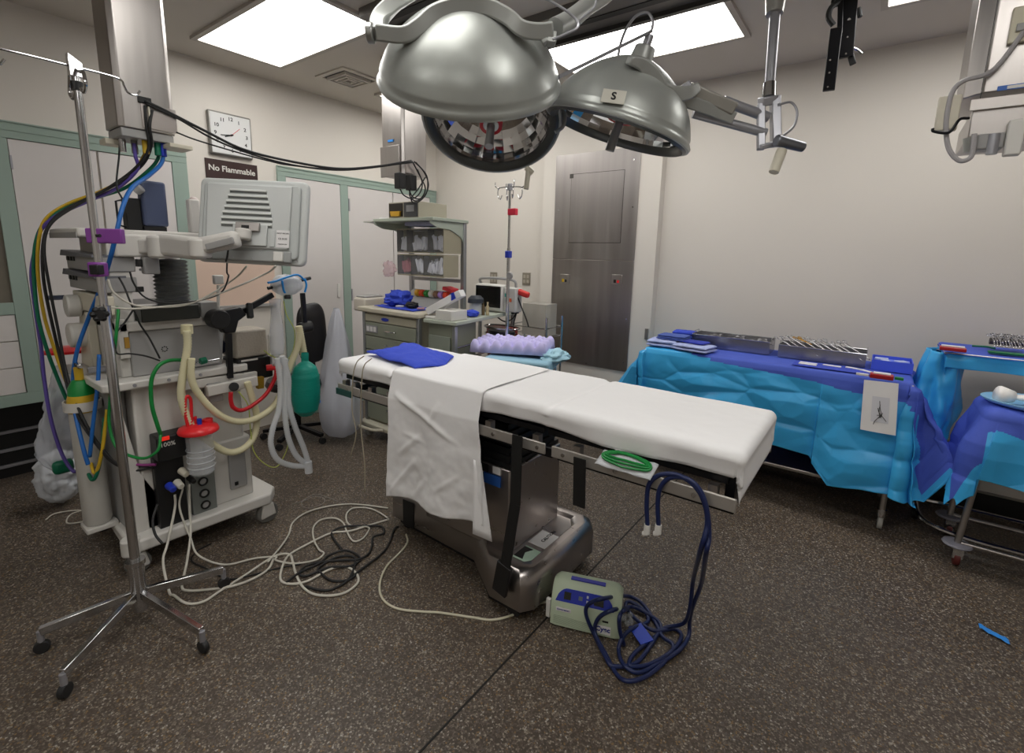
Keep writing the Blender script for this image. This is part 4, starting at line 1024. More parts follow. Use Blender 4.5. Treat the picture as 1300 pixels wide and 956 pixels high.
# tall column and head
MB().box(-3.28, .70, .975, -2.84, y(176, 440, -2.84), 1.66).build('rear_column', MACH, t, bevel=.008)
for z_ in (1.04, 1.13, 1.22, 1.31, 1.40, 1.49): MB().cyl((-2.841, .82, z_), (-2.836, .82, z_), .006, n=8).build('column_bolt', IRON, t)
MB().box(-2.839, y(148, 440, -2.84), z(148, 455, -2.84), -2.80, y(165, 470, -2.84), z(148, 405, -2.84)).build('flow_meter_box', MACH, t, bevel=.004)
MB().box(-2.80, y(157, 430, -2.8), z(160, 442, -2.8), -2.79, y(163, 430, -2.8), z(160, 428, -2.8)).build('flow_window', mat('amber', 'a07a30', .2), t)
MB().box(-3.25, .72, 1.55, -2.80, y(262, 320, -2.8), 1.655).build('head_housing', MACH, t, bevel=.01)
xs = PY(62, 292, .60).x
MB().box(xs, .60, 1.635, -2.82, 1.12, 1.675).build('top_shelf', MACH, t, bevel=.008)
MB().box(xs+.01, .597, 1.63, -2.83, .6, 1.655).build('shelf_trim', MACHG, t)
MB().box(-2.83, y(180, 325, -2.8), 1.47, -2.78, y(200, 325, -2.8), 1.55).build('arm_bracket', MACHG, t, bevel=.006)
MB().box(-2.835, .80, 1.505, -2.8, .84, 1.54).build('cable_socket', BLACK, t, bevel=.002)
MB().box(-2.839, .79, 1.385, -2.82, .82, 1.41).build('dark_port', BLACK, t)
# side module rack and absorber knobs (towards the near side)
x0 = PY(92, 325, .68).x; x1 = PY(130, 325, .68).x
for k, zz in enumerate((1.55, 1.455)):
    MB().box(x0, .655, zz-.07, x1, .80, zz).build('module', MACHG, t, bevel=.005)
    MB().prism([(x0-.05, 0), (x1, .0), (x1, .012), (x0-.02, .03)], .64, .76, lambda u, v, w: V((u, w, zz+v-.005))).build('module_fin', mat('module_top', '6a6b72', .4), t, bevel=.002)
    for q_ in range(3): MB().box(x0+.02+q_*.055, .650, zz-.028, x0+.05+q_*.055, .655, zz-.008).build('module_slot', BLACK, t)
MB().box(x0+.03, .655, 1.28, x1+.02, .70, 1.37).build('valve_block', BEIGE, t, bevel=.006)
MB().cyl((x0+.14, .60, 1.30), (x0+.14, .655, 1.30), .055, n=28).build('valve_cap', WHITE, t, bevel=.008)
MB().cyl((x0+.12, .60, 1.15), (x0+.12, .70, 1.15), .062, n=28).build('valve_cap', WHITE, t, bevel=.01)
MB().prism([(x0+.0, .98), (x0+.22, .98), (x0+.20, 1.27), (x0+.08, 1.27)], .66, .699, lambda u, v, w: V((u, w, v))).build('side_fairing', BEIGE, t, bevel=.006)
MB().tube([(x0+.03, .62, 1.335), (x0-.03, .60, 1.33), (x0-.1, .58, 1.325)], .012).build('side_plug', mat('slate_blue', '4b5672', .4), t)
# monitor arm
A0 = PD(207, 313, 2.30); A1 = PD(254, 316, 2.18); A2 = PD(303, 303, 2.17)
tcm = -ray(240, 310).normalized()
mb = MB().cyl(A0+V((0, 0, -.055)), A0+V((0, 0, .05)), .062, n=28); mb.build('arm_base_joint', MACH, t, bevel=.012)
MB().cyl(A1+V((0, 0, -.04)), A1+V((0, 0, .045)), .045, n=24).build('arm_elbow', MACH, t, bevel=.01)
MB().bar(V((-2.83, .84, 1.60)), A0, .08, .07, (0, 0, 1)).build('arm_root', MACH, t, bevel=.01)
for a, b_, wd, nm in ((A0, A1, .10, 'arm_link'), (A1, A2, .075, 'arm_link')):
    MB().bar(a+V((0, 0, .01)), b_, wd*.8, wd, (0, 0, 1)).build(nm, MACH, t, bevel=.02, segs=3)
mb = MB().bar(A1+tcm*.05+(A2-A1)*.15, A1+tcm*.05+(A2-A1)*.85, .012, .03, (0, 0, 1)); mb.build('arm_inlay', MACHG, t, bevel=.004)
# monitor (its back faces the room)
mt = thing('patient_monitor', 'large grey monitor on an arm, its slatted back facing the camera', 'monitor', tuple(PD(320, 330, 2.28)))
dM = 2.28
Rt = (PD(388, 287, dM)-PD(252, 280, dM)).normalized(); Up = (PD(318, 230, dM)-PD(321, 331, dM)); Up = (Up-Rt*Up.dot(Rt)).normalized(); Nn = Rt.cross(Up)
Cm = PD(320, 281, dM); Wm = .255; Hm = .198
RM = Matrix((Rt, Up, Nn)).transposed()
def ML(u, v, w): return Cm+Rt*u+Up*v+Nn*w
def mbox(u0, v0, w0, u1, v1, w1): return MB().obox(ML((u0+u1)/2, (v0+v1)/2, (w0+w1)/2), (u1-u0, v1-v0, w1-w0), RM)
MONG = mat('monitor_grey', 'c4c7c6', .4); 
fr_ = lambda u, v, w: ML(u, v, w)
def rrect(w_, h_, r, n=6, sk=0):
    P_ = []
    for cx_, cy_, a0 in ((w_-r, h_-r, 0), (-w_+r, h_-r, 90), (-w_+r, -h_+r, 180), (w_-r, -h_+r, 270)):
        for k in range(n+1):
            a = math.radians(a0+90*k/n); P_.append((cx_+r*math.cos(a), cy_+r*math.sin(a)+0))
    return P_
MB().prism(rrect(Wm, Hm, .03), -.035, -.005, fr_).build('screen_housing', MONG, mt, bevel=.01, segs=3)
MB().prism(rrect(Wm-.02, Hm-.02, .01), -.037, -.0351, fr_).build('screen', SCREEN, mt)
MB().prism(rrect(Wm-.03, Hm-.025, .02), -.005, .012, fr_).build('back_shell', mat('monitor_grey2', 'b9bdbc', .45), mt, bevel=.006)
mb = MB().prism([(-.2, -.13), (.185, -.13), (.19, .165), (-.205, .165)], .012, .024, fr_); mb.build('back_panel', MONG, mt, bevel=.008)
for k in range(7):
    v_ = .135-.026*k; hw = .085+.007*k if k < 5 else .118
    mbox(-hw-.01, v_-.004, .024, hw-.01, v_+.006, .032).build('cooling_louvre', mat('monitor_white', 'd5d7d5', .4), mt, bevel=.002)
    mbox(-hw-.01, v_-.013, .0235, hw-.01, v_-.004, .0255).build('louvre_slot', mat('slot_grey', '6e7270', .6), mt)
mbox(-.07, -.12, .024, .09, -.02, .036).build('mount_plate', MONG, mt, bevel=.004)
mbox(-.05, -.055, .036, .06, -.015, .05).build('mount_bracket', STEEL, mt, bevel=.003)
mbox(-.02, -.045, .05, .015, -.03, .052).build('strap', BLACK, mt)
mb = MB().cyl(ML(-.005, -.10, .06), ML(-.005, -.05, .06), .035, n=24); mb.build('tilt_joint', MACH, mt, bevel=.008)
mbox(.10, -.12, .0245, .125, -.04, .03).build('cable_cover', MONG, mt, bevel=.003)
mbox(.13, -.12, .0245, .19, -.04, .0255).build('rating_label', PAPER, mt)
text('INPUT 100-240V', .008, ML(.16, -.055, .0258), Rt, Up, BLACK, mt); text('CE 0123', .012, ML(.16, -.08, .0258), Rt, Up, BLACK, mt); text('MADE IN USA', .007, ML(.16, -.105, .0258), Rt, Up, BLACK, mt)
mbox(-.2, -.19, .001, .2, -.135, .018).build('lower_bezel', mat('bezel_grey', '9b9d9c', .45), mt, bevel=.008)
for u in (-.12, -.07, .02, .22): MB().cyl(ML(u, -.175, .0), ML(u, -.175, .02 if u < .2 else .008), .003, n=8).build('screw', IRON, mt)
MB().tube([ML(-.085, -.11, .03), ML(-.09, -.17, .03), ML(-.095, -.20, .03)], .004).build('power_lead', RUBBER, mt)
mbox(.12, -.185, .018, .165, -.14, .03).build('cable_clip', WHITE, mt, bevel=.003)
# white side speaker left of the monitor
p = PD(246, 275, 2.5); MB().obox(p, (.05, .05, .17), None).build('arm_post', MACH, t, bevel=.008)
p = PD(246, 256, 2.5); MB().ball(p, .025, n=12).build('post_cap', mat('cap_pink', 'cfc0bd', .4), t)
# leads hanging under the monitor
for pts, r, m_, lb in (([(289, 322), (288, 345), (290, 352), (280, 372), (250, 382), (215, 385), (185, 378), (170, 360), (165, 345)], .004, RUBBER, 'black lead drooping from the monitor to the machine column'),
                       ([(313, 338), (300, 352), (270, 372), (240, 386), (205, 390), (170, 387), (145, 372), (137, 355)], .0045, CORD, 'thin grey lead drooping from the monitor across the bellows'),
                       ([(350, 338), (340, 346), (310, 360), (280, 372), (240, 385), (200, 390), (160, 392), (134, 387), (125, 370)], .005, CORD, 'pale lead drooping from the right end of the monitor')):
    P_ = [PX(x_, y_, -2.72) for x_, y_ in pts]; P_[0] = PD(pts[0][0], pts[0][1], dM-.02)
    tag(MB().tube(P_, r).build('monitor_lead', m_, smooth=180), lb, 'lead')
# slate-blue module on top of the shelf
tt = thing('transport_monitor', 'small slate-blue monitor standing on the machine top shelf', 'monitor', (-2.98, .85, 1.676))
a, b_ = PX(178, 228, -2.92), PX(212, 282, -2.92)
MB().box(-2.99, a.y, 1.70, -2.92, b_.y+.01, a.z).build('case', mat('slate_case', '47506b', .4), tt, bevel=.012, segs=3)
a2 = PX(153, 248, -2.92)
MB().box(-3.0, a2.y+.02, 1.676, -2.94, a.y-.002, 1.83).build('bracket_block', BLACK, tt, bevel=.005)
MB().box(-2.99, a.y, 1.676, -2.93, b_.y, 1.699).build('foot', BLACK, tt)
MB().tube([(-2.96, a2.y+.02, 1.82), (-2.96, a2.y-.01, 1.81), (-2.96, a2.y-.01, 1.70), (-2.96, a2.y+.02, 1.69)], .005, spline=False).build('wire_handle', BLACKM, tt)
MB().cyl((-2.93, a.y-.02, 1.86), (-2.91, a.y-.0, 1.88), .02).build('knob', MACHG, tt, bevel=.004)
# ---- circuit arm, absorber, black block on the far side
MB().bar(X(228, 490), X(325, 470)+V((0, 0, -.03)), .03, .05, (0, 0, 1)).build('cross_bar', MACH, t, bevel=.005)
MB().bar(X(262, 497, -2.7), X(326, 483, -2.7), .03, .055, (0, 0, 1)).build('clamp_bar', MACH, t, bevel=.005)
MB().cyl(X(297, 491, -2.69), X(297, 491, -2.66), .024, n=20).build('clamp_knob', BLACK, t, bevel=.004)
MB().box(-2.8, y(262, 505), .80, -2.72, y(272, 505)+.03, .90).build('clamp_foot', MACHG, t, bevel=.004)
mb = MB().bar(X(292, 480, -2.74), X(290, 423, -2.74), .028, .028, (0, 1, 0)); mb.build('support_post', BLACKM, t, bevel=.003)
mb = MB().prism([(-.03, -.06), (.025, -.06), (.045, .0), (.09, .03), (.06, .075), (-.03, .06), (-.06, .02), (-.05, -.02)], -.03, .03, lambda u, v, w: X(289, 408, -2.74)+V((w, u, v))); mb.build('arm_joint', BLACKM, t, bevel=.008)
MB().cyl(X(276, 405, -2.74)+V((-.04, 0, 0)), X(276, 405, -2.74)+V((.04, 0, 0)), .05, n=24).build('joint_drum', BLACK, t, bevel=.006)
MB().bar(X(304, 398, -2.74), X(346, 374, -2.74), .024, .03, (0, 0, 1)).build('support_arm', BLACKM, t, bevel=.003)
MB().bar(X(316, 385, -2.73), X(318, 404, -2.70), .03, .03, (0, 1, 0)).build('arm_lever', BLACK, t, bevel=.006)
MB().bar(X(384, 372, -2.74), X(387, 412, -2.74), .024, .024, (0, 1, 0)).build('drop_arm', BLACKM, t, bevel=.003)
MB().cyl(X(380, 417, -2.74), X(395, 414, -2.74), .034, n=18).build('drop_joint', BLACK, t, bevel=.006)
MB().cyl(X(340, 366, -2.74), X(394, 353, -2.74), .01, n=10).build('cross_rod', BLACKM, t)
# absorber canister and housing
a, b_ = X(297, 421, -2.78), X(343, 450, -2.78)
o = MB().box(-2.95, a.y, b_.z, -2.78, b_.y-.01, a.z); o.build('absorber_canister', mat('absorber', 'b8b0a4', .5, bump=.4, bscale=90), t, bevel=.012)
a2, b2 = X(300, 449, -2.77), X(347, 478, -2.77)
MB().box(-2.95, a2.y, b2.z, -2.765, b2.y, b_.z-.002).build('absorber_base', BLACK, t, bevel=.01)
MB().box(-2.764, a2.y+.02, a2.z-.05, -2.762, a2.y+.11, a2.z-.04).build('label_strip', WHITE, t)
MB().lathe([(0, 0), (.045, .0), (.05, .03), (.03, .05), (0, .052)], X(344, 456, -2.74), frame_from((.3, .95, 0)), 20).build('valve_dome', CLEARW, t)
MB().cyl(X(338, 467, -2.74), X(350, 466, -2.72), .018, n=14).build('red_port', RED, t, bevel=.003)
MB().bar(X(330, 478, -2.75), X(330, 493, -2.75), .03, .035, (0, 1, 0)).build('yellow_bracket', mat('yellow_metal', 'a8862a', .4, .4), t, bevel=.003)
MB().cyl(X(345, 452, -2.72), X(344, 425, -2.72), .018, n=12).build('inlet_valve', WHITE, t, bevel=.003)
for px, py, l_ in ((250, 462, 20), (262, 460, 16)):
    MB().cyl(X(px-10, py+2, -2.78), X(px+l_, py-3, -2.78), .011, n=12).build('gas_port', CHROME, t)
MB().cyl(X(254, 459, -2.77), X(262, 457, -2.77), .018, n=14).build('green_collar', GRND, t, bevel=.003)
MB().cyl(X(280, 392, -2.85), X(276, 470, -2.85), .02, n=14).build('clear_pipe', CLEARW, t)
MB().ball(X(272, 440, -2.95), .07, (1, 1.1, .7), 14).build('hand_strap', mat('navy_cloth', '1a2340', .8), t)
MB().obox(X(277, 355, -2.9), (.03, .05, .05), None).build('white_sensor', WHITE, t, bevel=.006)
MB().cyl(X(277, 362, -2.9), X(277, 392, -2.9), .008).build('sensor_stem', WHITE, t)
def hosep(name, label, cat, pts, xx, r, m, ribs=0, group=None, parent=None):
    P_ = [PX(p[0], p[1], (p[2] if len(p) > 2 else xx)) for p in pts]
    seg = 8
    if ribs:
        Q = catmull(P_, 24); L = sum((b_-a).length for a, b_ in zip(Q, Q[1:])); 
        n_ = int(L/.007); R_ = []
        acc = 0; j = 0; cum = [0]
        for a, b_ in zip(Q, Q[1:]): cum.append(cum[-1]+(b_-a).length)
        for k in range(n_+1):
            s_ = L*k/n_
            while j < len(cum)-2 and cum[j+1] < s_: j += 1
            f = (s_-cum[j])/max(1e-9, cum[j+1]-cum[j]); R_.append(Q[j].lerp(Q[j+1], min(1, f)))
        mb = MB().tube(R_, r, n=10, spline=False, rf=lambda u, i: 1 if i % 2 else .86)
    else: mb = MB().tube(P_, r, n=8, seg=seg)
    o = mb.build(name, m, parent, smooth=180 if not ribs else 60)
    if parent is None: tag(o, label, cat, group)
    return o
# cream corrugated breathing tubes on the machine
hosep('corrugated_hose', 'cream corrugated hose from under the bellows looping lowest to the canister', 'hose', [(237, 420), (238, 440), (233, 470), (230, 500), (236, 525), (250, 548), (270, 564), (290, 574), (308, 570), (322, 555), (326, 530), (320, 505), (314, 485)], -2.67, .019, YEL, 1)
hosep('corrugated_hose', 'cream corrugated hose sweeping right toward the green bag', 'hose', [(243, 455), (243, 480), (252, 500), (272, 522), (295, 534), (320, 533), (345, 518), (358, 495), (368, 465), (378, 440), (380, 422)], -2.64, .018, YEL, 1)
hosep('bag_hose', 'pale cream hose hanging from the black arm to the green bag', 'hose', [(379, 414), (383, 435), (386, 452)], -2.66, .022, YEL, 1)
MB().cyl(X(237, 412, -2.7), X(237.5, 424, -2.7), .026, n=18).build('hose_cuff', YEL, t, bevel=.003)
# red tube
hosep('vacuum_tube', 'red tube sagging from the black absorber block', 'tube', [(351, 468), (349, 480), (338, 500), (320, 515), (306, 521), (296, 517), (293, 508), (293, 498)], -2.62, .011, REDT)
# clear breathing circuit
for pts, lb in (([(352, 455), (356, 490), (354, 520), (346, 545), (344, 565), (352, 583), (370, 591), (391, 592)], 'milky breathing tube, leftmost loop of the hanging circuit'),
                ([(362, 455), (362, 490), (361, 520), (366, 555), (376, 578), (390, 590)], 'milky breathing tube hanging in the middle of the circuit'),
                ([(358, 452), (366, 480), (366, 510), (374, 540), (386, 570), (392, 590)], 'milky breathing tube, rightmost loop of the hanging circuit')):
    hosep('breathing_tube', lb, 'tube', pts, -2.55+.04*pts[1][0]/400, .016, CLEARW, 1)
MB().tube([PX(391, 586, -2.5), PX(392, 600, -2.5)], .022, spline=False).build('mask_elbow', CLEARW, bpy.data.objects['breathing_tube'])
o = MB().tube([PX(349, 380, -2.72), PX(351, 410, -2.72), PX(352, 450, -2.68)], .034, n=12, rf=lambda u, i: 1-.2*math.sin(u*6)).build('sleeve_film', mat('film', 'dfe4ee', .25, alpha=.35), smooth=180); tag(o, 'translucent plastic sleeve hanging under the wrapped mask', 'sleeve')
hosep('thin_line', 'thin yellow-green sampling line hanging by the breathing circuit', 'tube', [(360, 382, -2.7), (364, 400, -2.7), (374, 420), (372, 445), (362, 458), (345, 452), (335, 445)], -2.68, .003, mat('lime', 'b5c060', .4))
hosep('thin_line', 'thin lime line curling low beneath the cream hoses', 'tube', [(303, 497), (315, 515), (318, 545), (322, 572), (335, 588), (350, 593), (360, 580), (366, 560), (362, 520)], -2.66, .003, mat('lime', 'b5c060', .4))
# wrapped mask
mw = thing('wrapped_mask', 'clear bag with bright blue edge hanging on the black arm', 'mask', tuple(PX(364, 375, -2.74)))
def bl(u, v):
    a = 2*math.pi*u; b = math.pi*(v-.5); p = X(364, 362, -2.72)
    return p+V((.05*math.cos(a)*math.cos(b), .085*math.sin(a)*math.cos(b)*(1+.15*math.sin(5*a)), .058*math.sin(b)+.012*fbm((math.cos(a)*3, math.sin(a)*3, v*4))))
MB().grid(bl, 30, 16, closed=True).build('bag', CLEARW, mw, smooth=180)
for pp in ([(340, 359), (350, 357), (364, 352), (378, 349), (387, 356)], [(387, 354), (389, 362), (387, 371)], [(358, 356), (360, 368), (362, 372)]):
    MB().tube([X(a_, c_, -2.665) for a_, c_ in pp], .006).build('blue_edge', mat('edge_blue', '1c8fe0', .4), mw)
MB().cyl(X(362, 377, -2.7), X(368, 377, -2.7), .012).build('port', BLACK, mw)
# teal breathing bag
tb_ = thing('breathing_bag', 'teal green rubber breathing bag hanging from a hose', 'breathing bag', tuple(X(388, 528, -2.62)))
c0, c1 = X(387, 450, -2.62), X(389, 528, -2.62); Lb = (c0-c1).length; dz = (c0-c1).normalized()
pr = [(0, 0), (.03, .004), (.058, .03), (.069, .08), (.071, .14), (.068, .20), (.055, .245), (.03, .268), (.018, .275), (.017, .31)]
pr = [(r*1.18, h*Lb/.31) for r, h in pr]
pr2 = []
for (r0, h0), (r1, h1) in zip(pr, pr[1:]):
    for k in range(6): pr2.append((r0+(r1-r0)*k/6, h0+(h1-h0)*k/6))
pr2.append(pr[-1]); pr2 = [(r*(1+.012*math.sin(h*190)), h) if r > .03 else (r, h) for r, h in pr2]
MB().lathe(pr2, c1, frame_from(dz), 28, sx=.85).build('bag', TEAL, tb_, smooth=180)
MB().lathe([(.019, 0), (.021, .01), (.021, .03), (.019, .04)], c0-dz*.03, frame_from(dz), 20).build('neck_cuff', TEAL, tb_)
# suction canister (hangs on the machine side)
sc_ = thing('suction_canister', 'clear suction canister with red lid on the machine front', 'canister', tuple(X(258, 600, -2.68)))
cc = X(257, 600, -2.66); zt = X(254, 544, -2.66).z
MB().lathe([(0, 0), (.05, .0), (.058, .01), (.062, zt-cc.z), (.059, zt-cc.z), (.055, .012), (0, .006)], cc, None, 32).build('cylinder', CLEAR, sc_)
for k in range(4): MB().lathe([(.0615, 0), (.0635, .002), (.0615, .004)], cc+V((0, 0, .04+.03*k)), None, 28, closeprof=True).build('graduation', CLEARW, sc_)
MB().lathe([(0, .03), (.03, .03), (.05, .026), (.085, .012), (.092, -.004), (.09, -.012), (.064, -.010), (0, -.008)], V((cc.x, cc.y, zt)), None, 36).build('lid', RED, sc_, smooth=50)
lz = V((cc.x, cc.y, zt+.028))
MB().tube([lz+V((.0, -.045, 0)), lz+V((0, -.05, .06)), lz+V((0, -.047, .13)), lz+V((0, -.035, .15)), lz+V((0, -.022, .13)), lz+V((0, -.025, .06)), lz+V((0, -.03, 0))], .008, seg=5).build('handle_loop', RED, sc_)
MB().cyl(lz+V((0.02, .0, 0)), lz+V((.02, .0, .03)), .011, n=12).build('blue_port', BLUE, sc_)
MB().cyl(lz+V((0, .045, -.01)), lz+V((0, .045, .015)), .024, n=16).build('port_cap', RED, sc_, bevel=.003)
MB().cyl(lz+V((0.0, -.01, 0)), lz+V((0, -.01, .04)), .008, n=12).build('port_stub', RED, sc_)
# ---- gas hoses from the column to the machine
def mixp(pts, r, m, lb, n='gas_hose'):
    P_ = [PX(a_, c_, x_) for a_, c_, x_ in pts]
    return tag(MB().tube(P_, r*(.76 if n == 'gas_hose' else 1), n=10, seg=8).build(n, m, smooth=180), lb, 'hose')
mixp([(201, 182, -2.95), (201, 200, -2.95), (190, 215, -2.98), (160, 238, -3.05), (125, 250, -3.12), (85, 264, -3.2), (58, 282, -3.25), (46, 306, -3.28), (43, 345, -3.3), (48, 400, -3.3), (60, 445, -3.3), (75, 485, -3.3), (90, 520, -3.27), (105, 560, -3.2), (112, 600, -3.0), (120, 608, -2.93), (128, 580, -2.9), (133, 530, -2.88)], .011, GRND, 'dark green gas hose curving from the column down the machine side')
mixp([(184, 182, -2.95), (184, 195, -2.95), (165, 222, -3.0), (130, 242, -3.1), (88, 258, -3.2), (60, 276, -3.24), (50, 300, -3.26), (48, 345, -3.28), (56, 400, -3.28), (68, 440, -3.28), (80, 475, -3.26), (95, 510, -3.22), (108, 545, -3.15), (116, 590, -2.98), (122, 600, -2.92), (130, 570, -2.88), (136, 520, -2.87)], .010, YELT, 'yellow gas hose running beside the green hose to the machine')
mixp([(170, 182, -2.93), (172, 198, -2.93), (174, 215, -2.95), (150, 238, -3.02), (115, 254, -3.14), (75, 272, -3.2), (52, 292, -3.26), (44, 320, -3.3), (40, 350, -3.32), (46, 400, -3.33), (52, 440, -3.33), (56, 480, -3.33), (64, 530, -3.3), (78, 575, -3.25), (93, 598, -3.2), (102, 594, -3.15)], .011, PURT, 'violet gas hose, outermost of the bundle, ending in a low loop')
mixp([(193, 140, -2.84), (190, 160, -2.83), (192, 185, -2.88), (180, 210, -2.95), (150, 232, -3.0), (120, 248, -3.1), (80, 268, -3.17), (60, 290, -3.2), (54, 320, -3.2), (56, 360, -3.2), (66, 410, -3.2), (78, 460, -3.18), (95, 520, -3.0), (120, 560, -2.90), (148, 590, -2.86), (180, 592, -2.8), (205, 588, -2.76)], .009, RUBBER, 'thick black hose running down beside the yellow gas hose')
mixp([(184, 134, -2.84), (186, 160, -2.84), (188, 190, -2.88), (170, 215, -2.95), (135, 240, -3.05), (95, 262, -3.12), (64, 285, -3.15), (56, 315, -3.15), (62, 360, -3.15), (74, 420, -3.15), (86, 480, -3.1), (105, 530, -2.94), (130, 570, -2.88), (160, 596, -2.83), (195, 594, -2.76)], .008, RUBBER, 'thinner black hose, inner one of the two black hoses')
mixp([(207, 182, -2.92), (206, 205, -2.9), (190, 222, -2.85), (168, 238, -2.75), (156, 262, -2.68), (147, 300, -2.66), (138, 335, -2.72), (130, 360, -2.85), (112, 405, -3.0), (98, 445, -3.05), (93, 480, -3.08), (95, 520, -3.0), (106, 570, -2.92), (112, 590, -2.9)], .012, BLUT, 'thick blue hose passing behind the foreground pole')
mixp([(126, 450, -2.90), (124, 490, -2.88), (118, 540, -2.88), (114, 580, -2.9)], .011, BLUT, 'short blue hose in front of the gas cylinder')
mixp([(140, 450, -2.9), (141, 400, -2.9), (150, 392, -2.82), (148, 420, -2.78), (144, 460, -2.8), (140, 505, -2.85), (139, 540, -2.85), (150, 570, -2.8), (180, 582, -2.7), (200, 572, -2.66), (204, 552, -2.68)], .009, GRNT, 'bright green hose looping low behind the foreground pole')
mixp([(232, 457, -2.76), (214, 458, -2.72), (200, 466, -2.7), (192, 485, -2.7), (193, 515, -2.7), (200, 540, -2.7), (204, 552, -2.72)], .012, GRNT, 'bright green hose arching down to the black controller')
mixp([(158, 584, -2.86), (175, 590, -2.8), (198, 590, -2.74)], .009, mat('magenta_tube', '8c3a7c', .4), 'short magenta hose into the black controller')
mixp([(151, 352, -2.8), (158, 365, -2.78), (164, 380, -2.76), (172, 398, -2.75), (178, 412, -2.76), (190, 430, -2.78), (203, 455, -2.78)], .004, RUBBER, 'thin black wire curling down the machine face', 'wire')
mixp([(170, 392, -2.78), (158, 410, -2.78), (147, 425, -2.78), (148, 448, -2.78), (165, 449, -2.77), (185, 452, -2.77), (203, 458, -2.77)], .004, RUBBER, 'thin black wire looping across the grey ventilator cabinet', 'wire')
mixp([(200, 640, -2.72), (194, 660, -2.68), (197, 678, -2.64), (206, 690, -2.60)], .006, RUBBER, 'short black cable hanging over the base platform edge', 'wire')
mixp([(155, 252, -2.9), (148, 235, -2.93), (151, 200, -2.97), (152, 182, -2.98)], .004, BLACKM, 'thin black wire rising from the slate monitor to the column', 'wire')
# gas cylinder beside the machine
g = thing('gas_cylinder', 'white gas cylinder with yellow and green shoulder behind the pole', 'gas cylinder', (-3.05, .50, .14))
gc = PX(128, 560, -3.04); gx, gy = -3.04, .585
MB().lathe([(0, .21), (.05, .21), (.058, .225), (.058, .80), (.055, .84)], (gx, gy, 0), None, 28).build('body', mat('cylinder_white', 'c6c4be', .4), g)
MB().lathe([(.0582, .80), (.0582, .86), (.052, .885), (.051, .8851), (.0575, .80)], (gx, gy, .0), None, 28).build('yellow_band', YELT, g)
MB().lathe([(.055, .86), (.048, .92), (.03, .955), (0, .96)], (gx, gy, .0), None, 28).build('shoulder', GRNT, g)
MB().cyl((gx, gy, .955), (gx, gy, 1.02), .018).build('valve', YELT, g, bevel=.003)
MB().bar((gx-.04, gy, 1.03), (gx+.05, gy, 1.03), .02, .02).build('valve_handle', CHROME, g, bevel=.003)
MB().bar((gx+.02, gy+.03, 1.0), (gx+.02, gy+.10, 1.0), .02, .03).build('regulator', IRON, g, bevel=.004)
mb = MB().lathe([(.068, 0), (.074, 0), (.074, .045), (.068, .045)], (gx, gy, .81), None, 28, closeprof=True); mb.build('holder_ring', MACH, AM)
MB().box(gx-.06, gy-.06, .18, gx+.06, gy+.07, .208).build('cylinder_shelf', MACH, AM, bevel=.006)
# red lidded liner behind the hoses
rl = thing('suction_liner', 'clear suction liner bag with red lid left of the gas cylinder', 'canister', tuple(PX(80, 600, -3.35)))
rc = PX(86, 444, -3.4)
MB().lathe([(0, .02), (.06, .016), (.10, 0), (.10, -.012), (0, -.01)], rc, None, 28, sx=.9).build('lid', RED, rl)
MB().cyl(rc+V((0, .04, .0)), rc+V((0, .05, .05)), .012).build('port', CLEARW, rl)
def lb(u, v):
    a = 2*math.pi*u; k = v; p0 = rc+V((0, -.02, -.08)); p1 = PX(74, 598, -3.36)
    p = p0.lerp(p1, k); r_ = (.035+.06*math.sin(min(1, k*1.3)*math.pi*.5))*(1+.18*fbm((math.cos(a)*2, math.sin(a)*2, k*5+2), 1)+.25*noise.turbulence(V((math.cos(a)*2, math.sin(a)*2, k*7)), 2, True)-.12)*(1 if k < .75 else max(.05, 1-((k-.75)/.25)**2*.9))
    return p+V((.6*r_*math.cos(a), r_*math.sin(a)*(1+.08*math.sin(3*a+k*9)), .01*fbm((k*4, u*3, 1))))
MB().grid(lb, 56, 50, closed=True).build('liner', BAG, rl, smooth=180)
p = PX(80, 592, -3.33); MB().obox(p, (.05, .085, .075), None).build('green_bottom', GRND, rl, bevel=.02)
# trash bag at far left
def tbg(u, v):
    a = 2*math.pi*u; b = math.pi*v; p = PX(50, 590, -3.9); 
    r_ = (.03+.09*math.sin(b)**.8)*(1+.22*fbm((math.cos(a)*2, math.sin(a)*2, v*3), 1)+.3*noise.turbulence(V((math.cos(a)*2.5, math.sin(a)*2.5, v*6)), 2, True)-.15); p = V((p.x, p.y+.08, .01))
    return p+V((r_*math.cos(a)*.8*min(1, math.sin(b)*3+.05), r_*math.sin(a)*min(1, math.sin(b)*3+.05), .36*(1-v)))
o = MB().grid(tbg, 60, 46, closed=True).build('waste_bag', mat('bag_white', 'cfd3da', .4, bump=.5, bscale=16), smooth=180); tag(o, 'crumpled whitish waste bag standing on the floor at far left', 'bag')

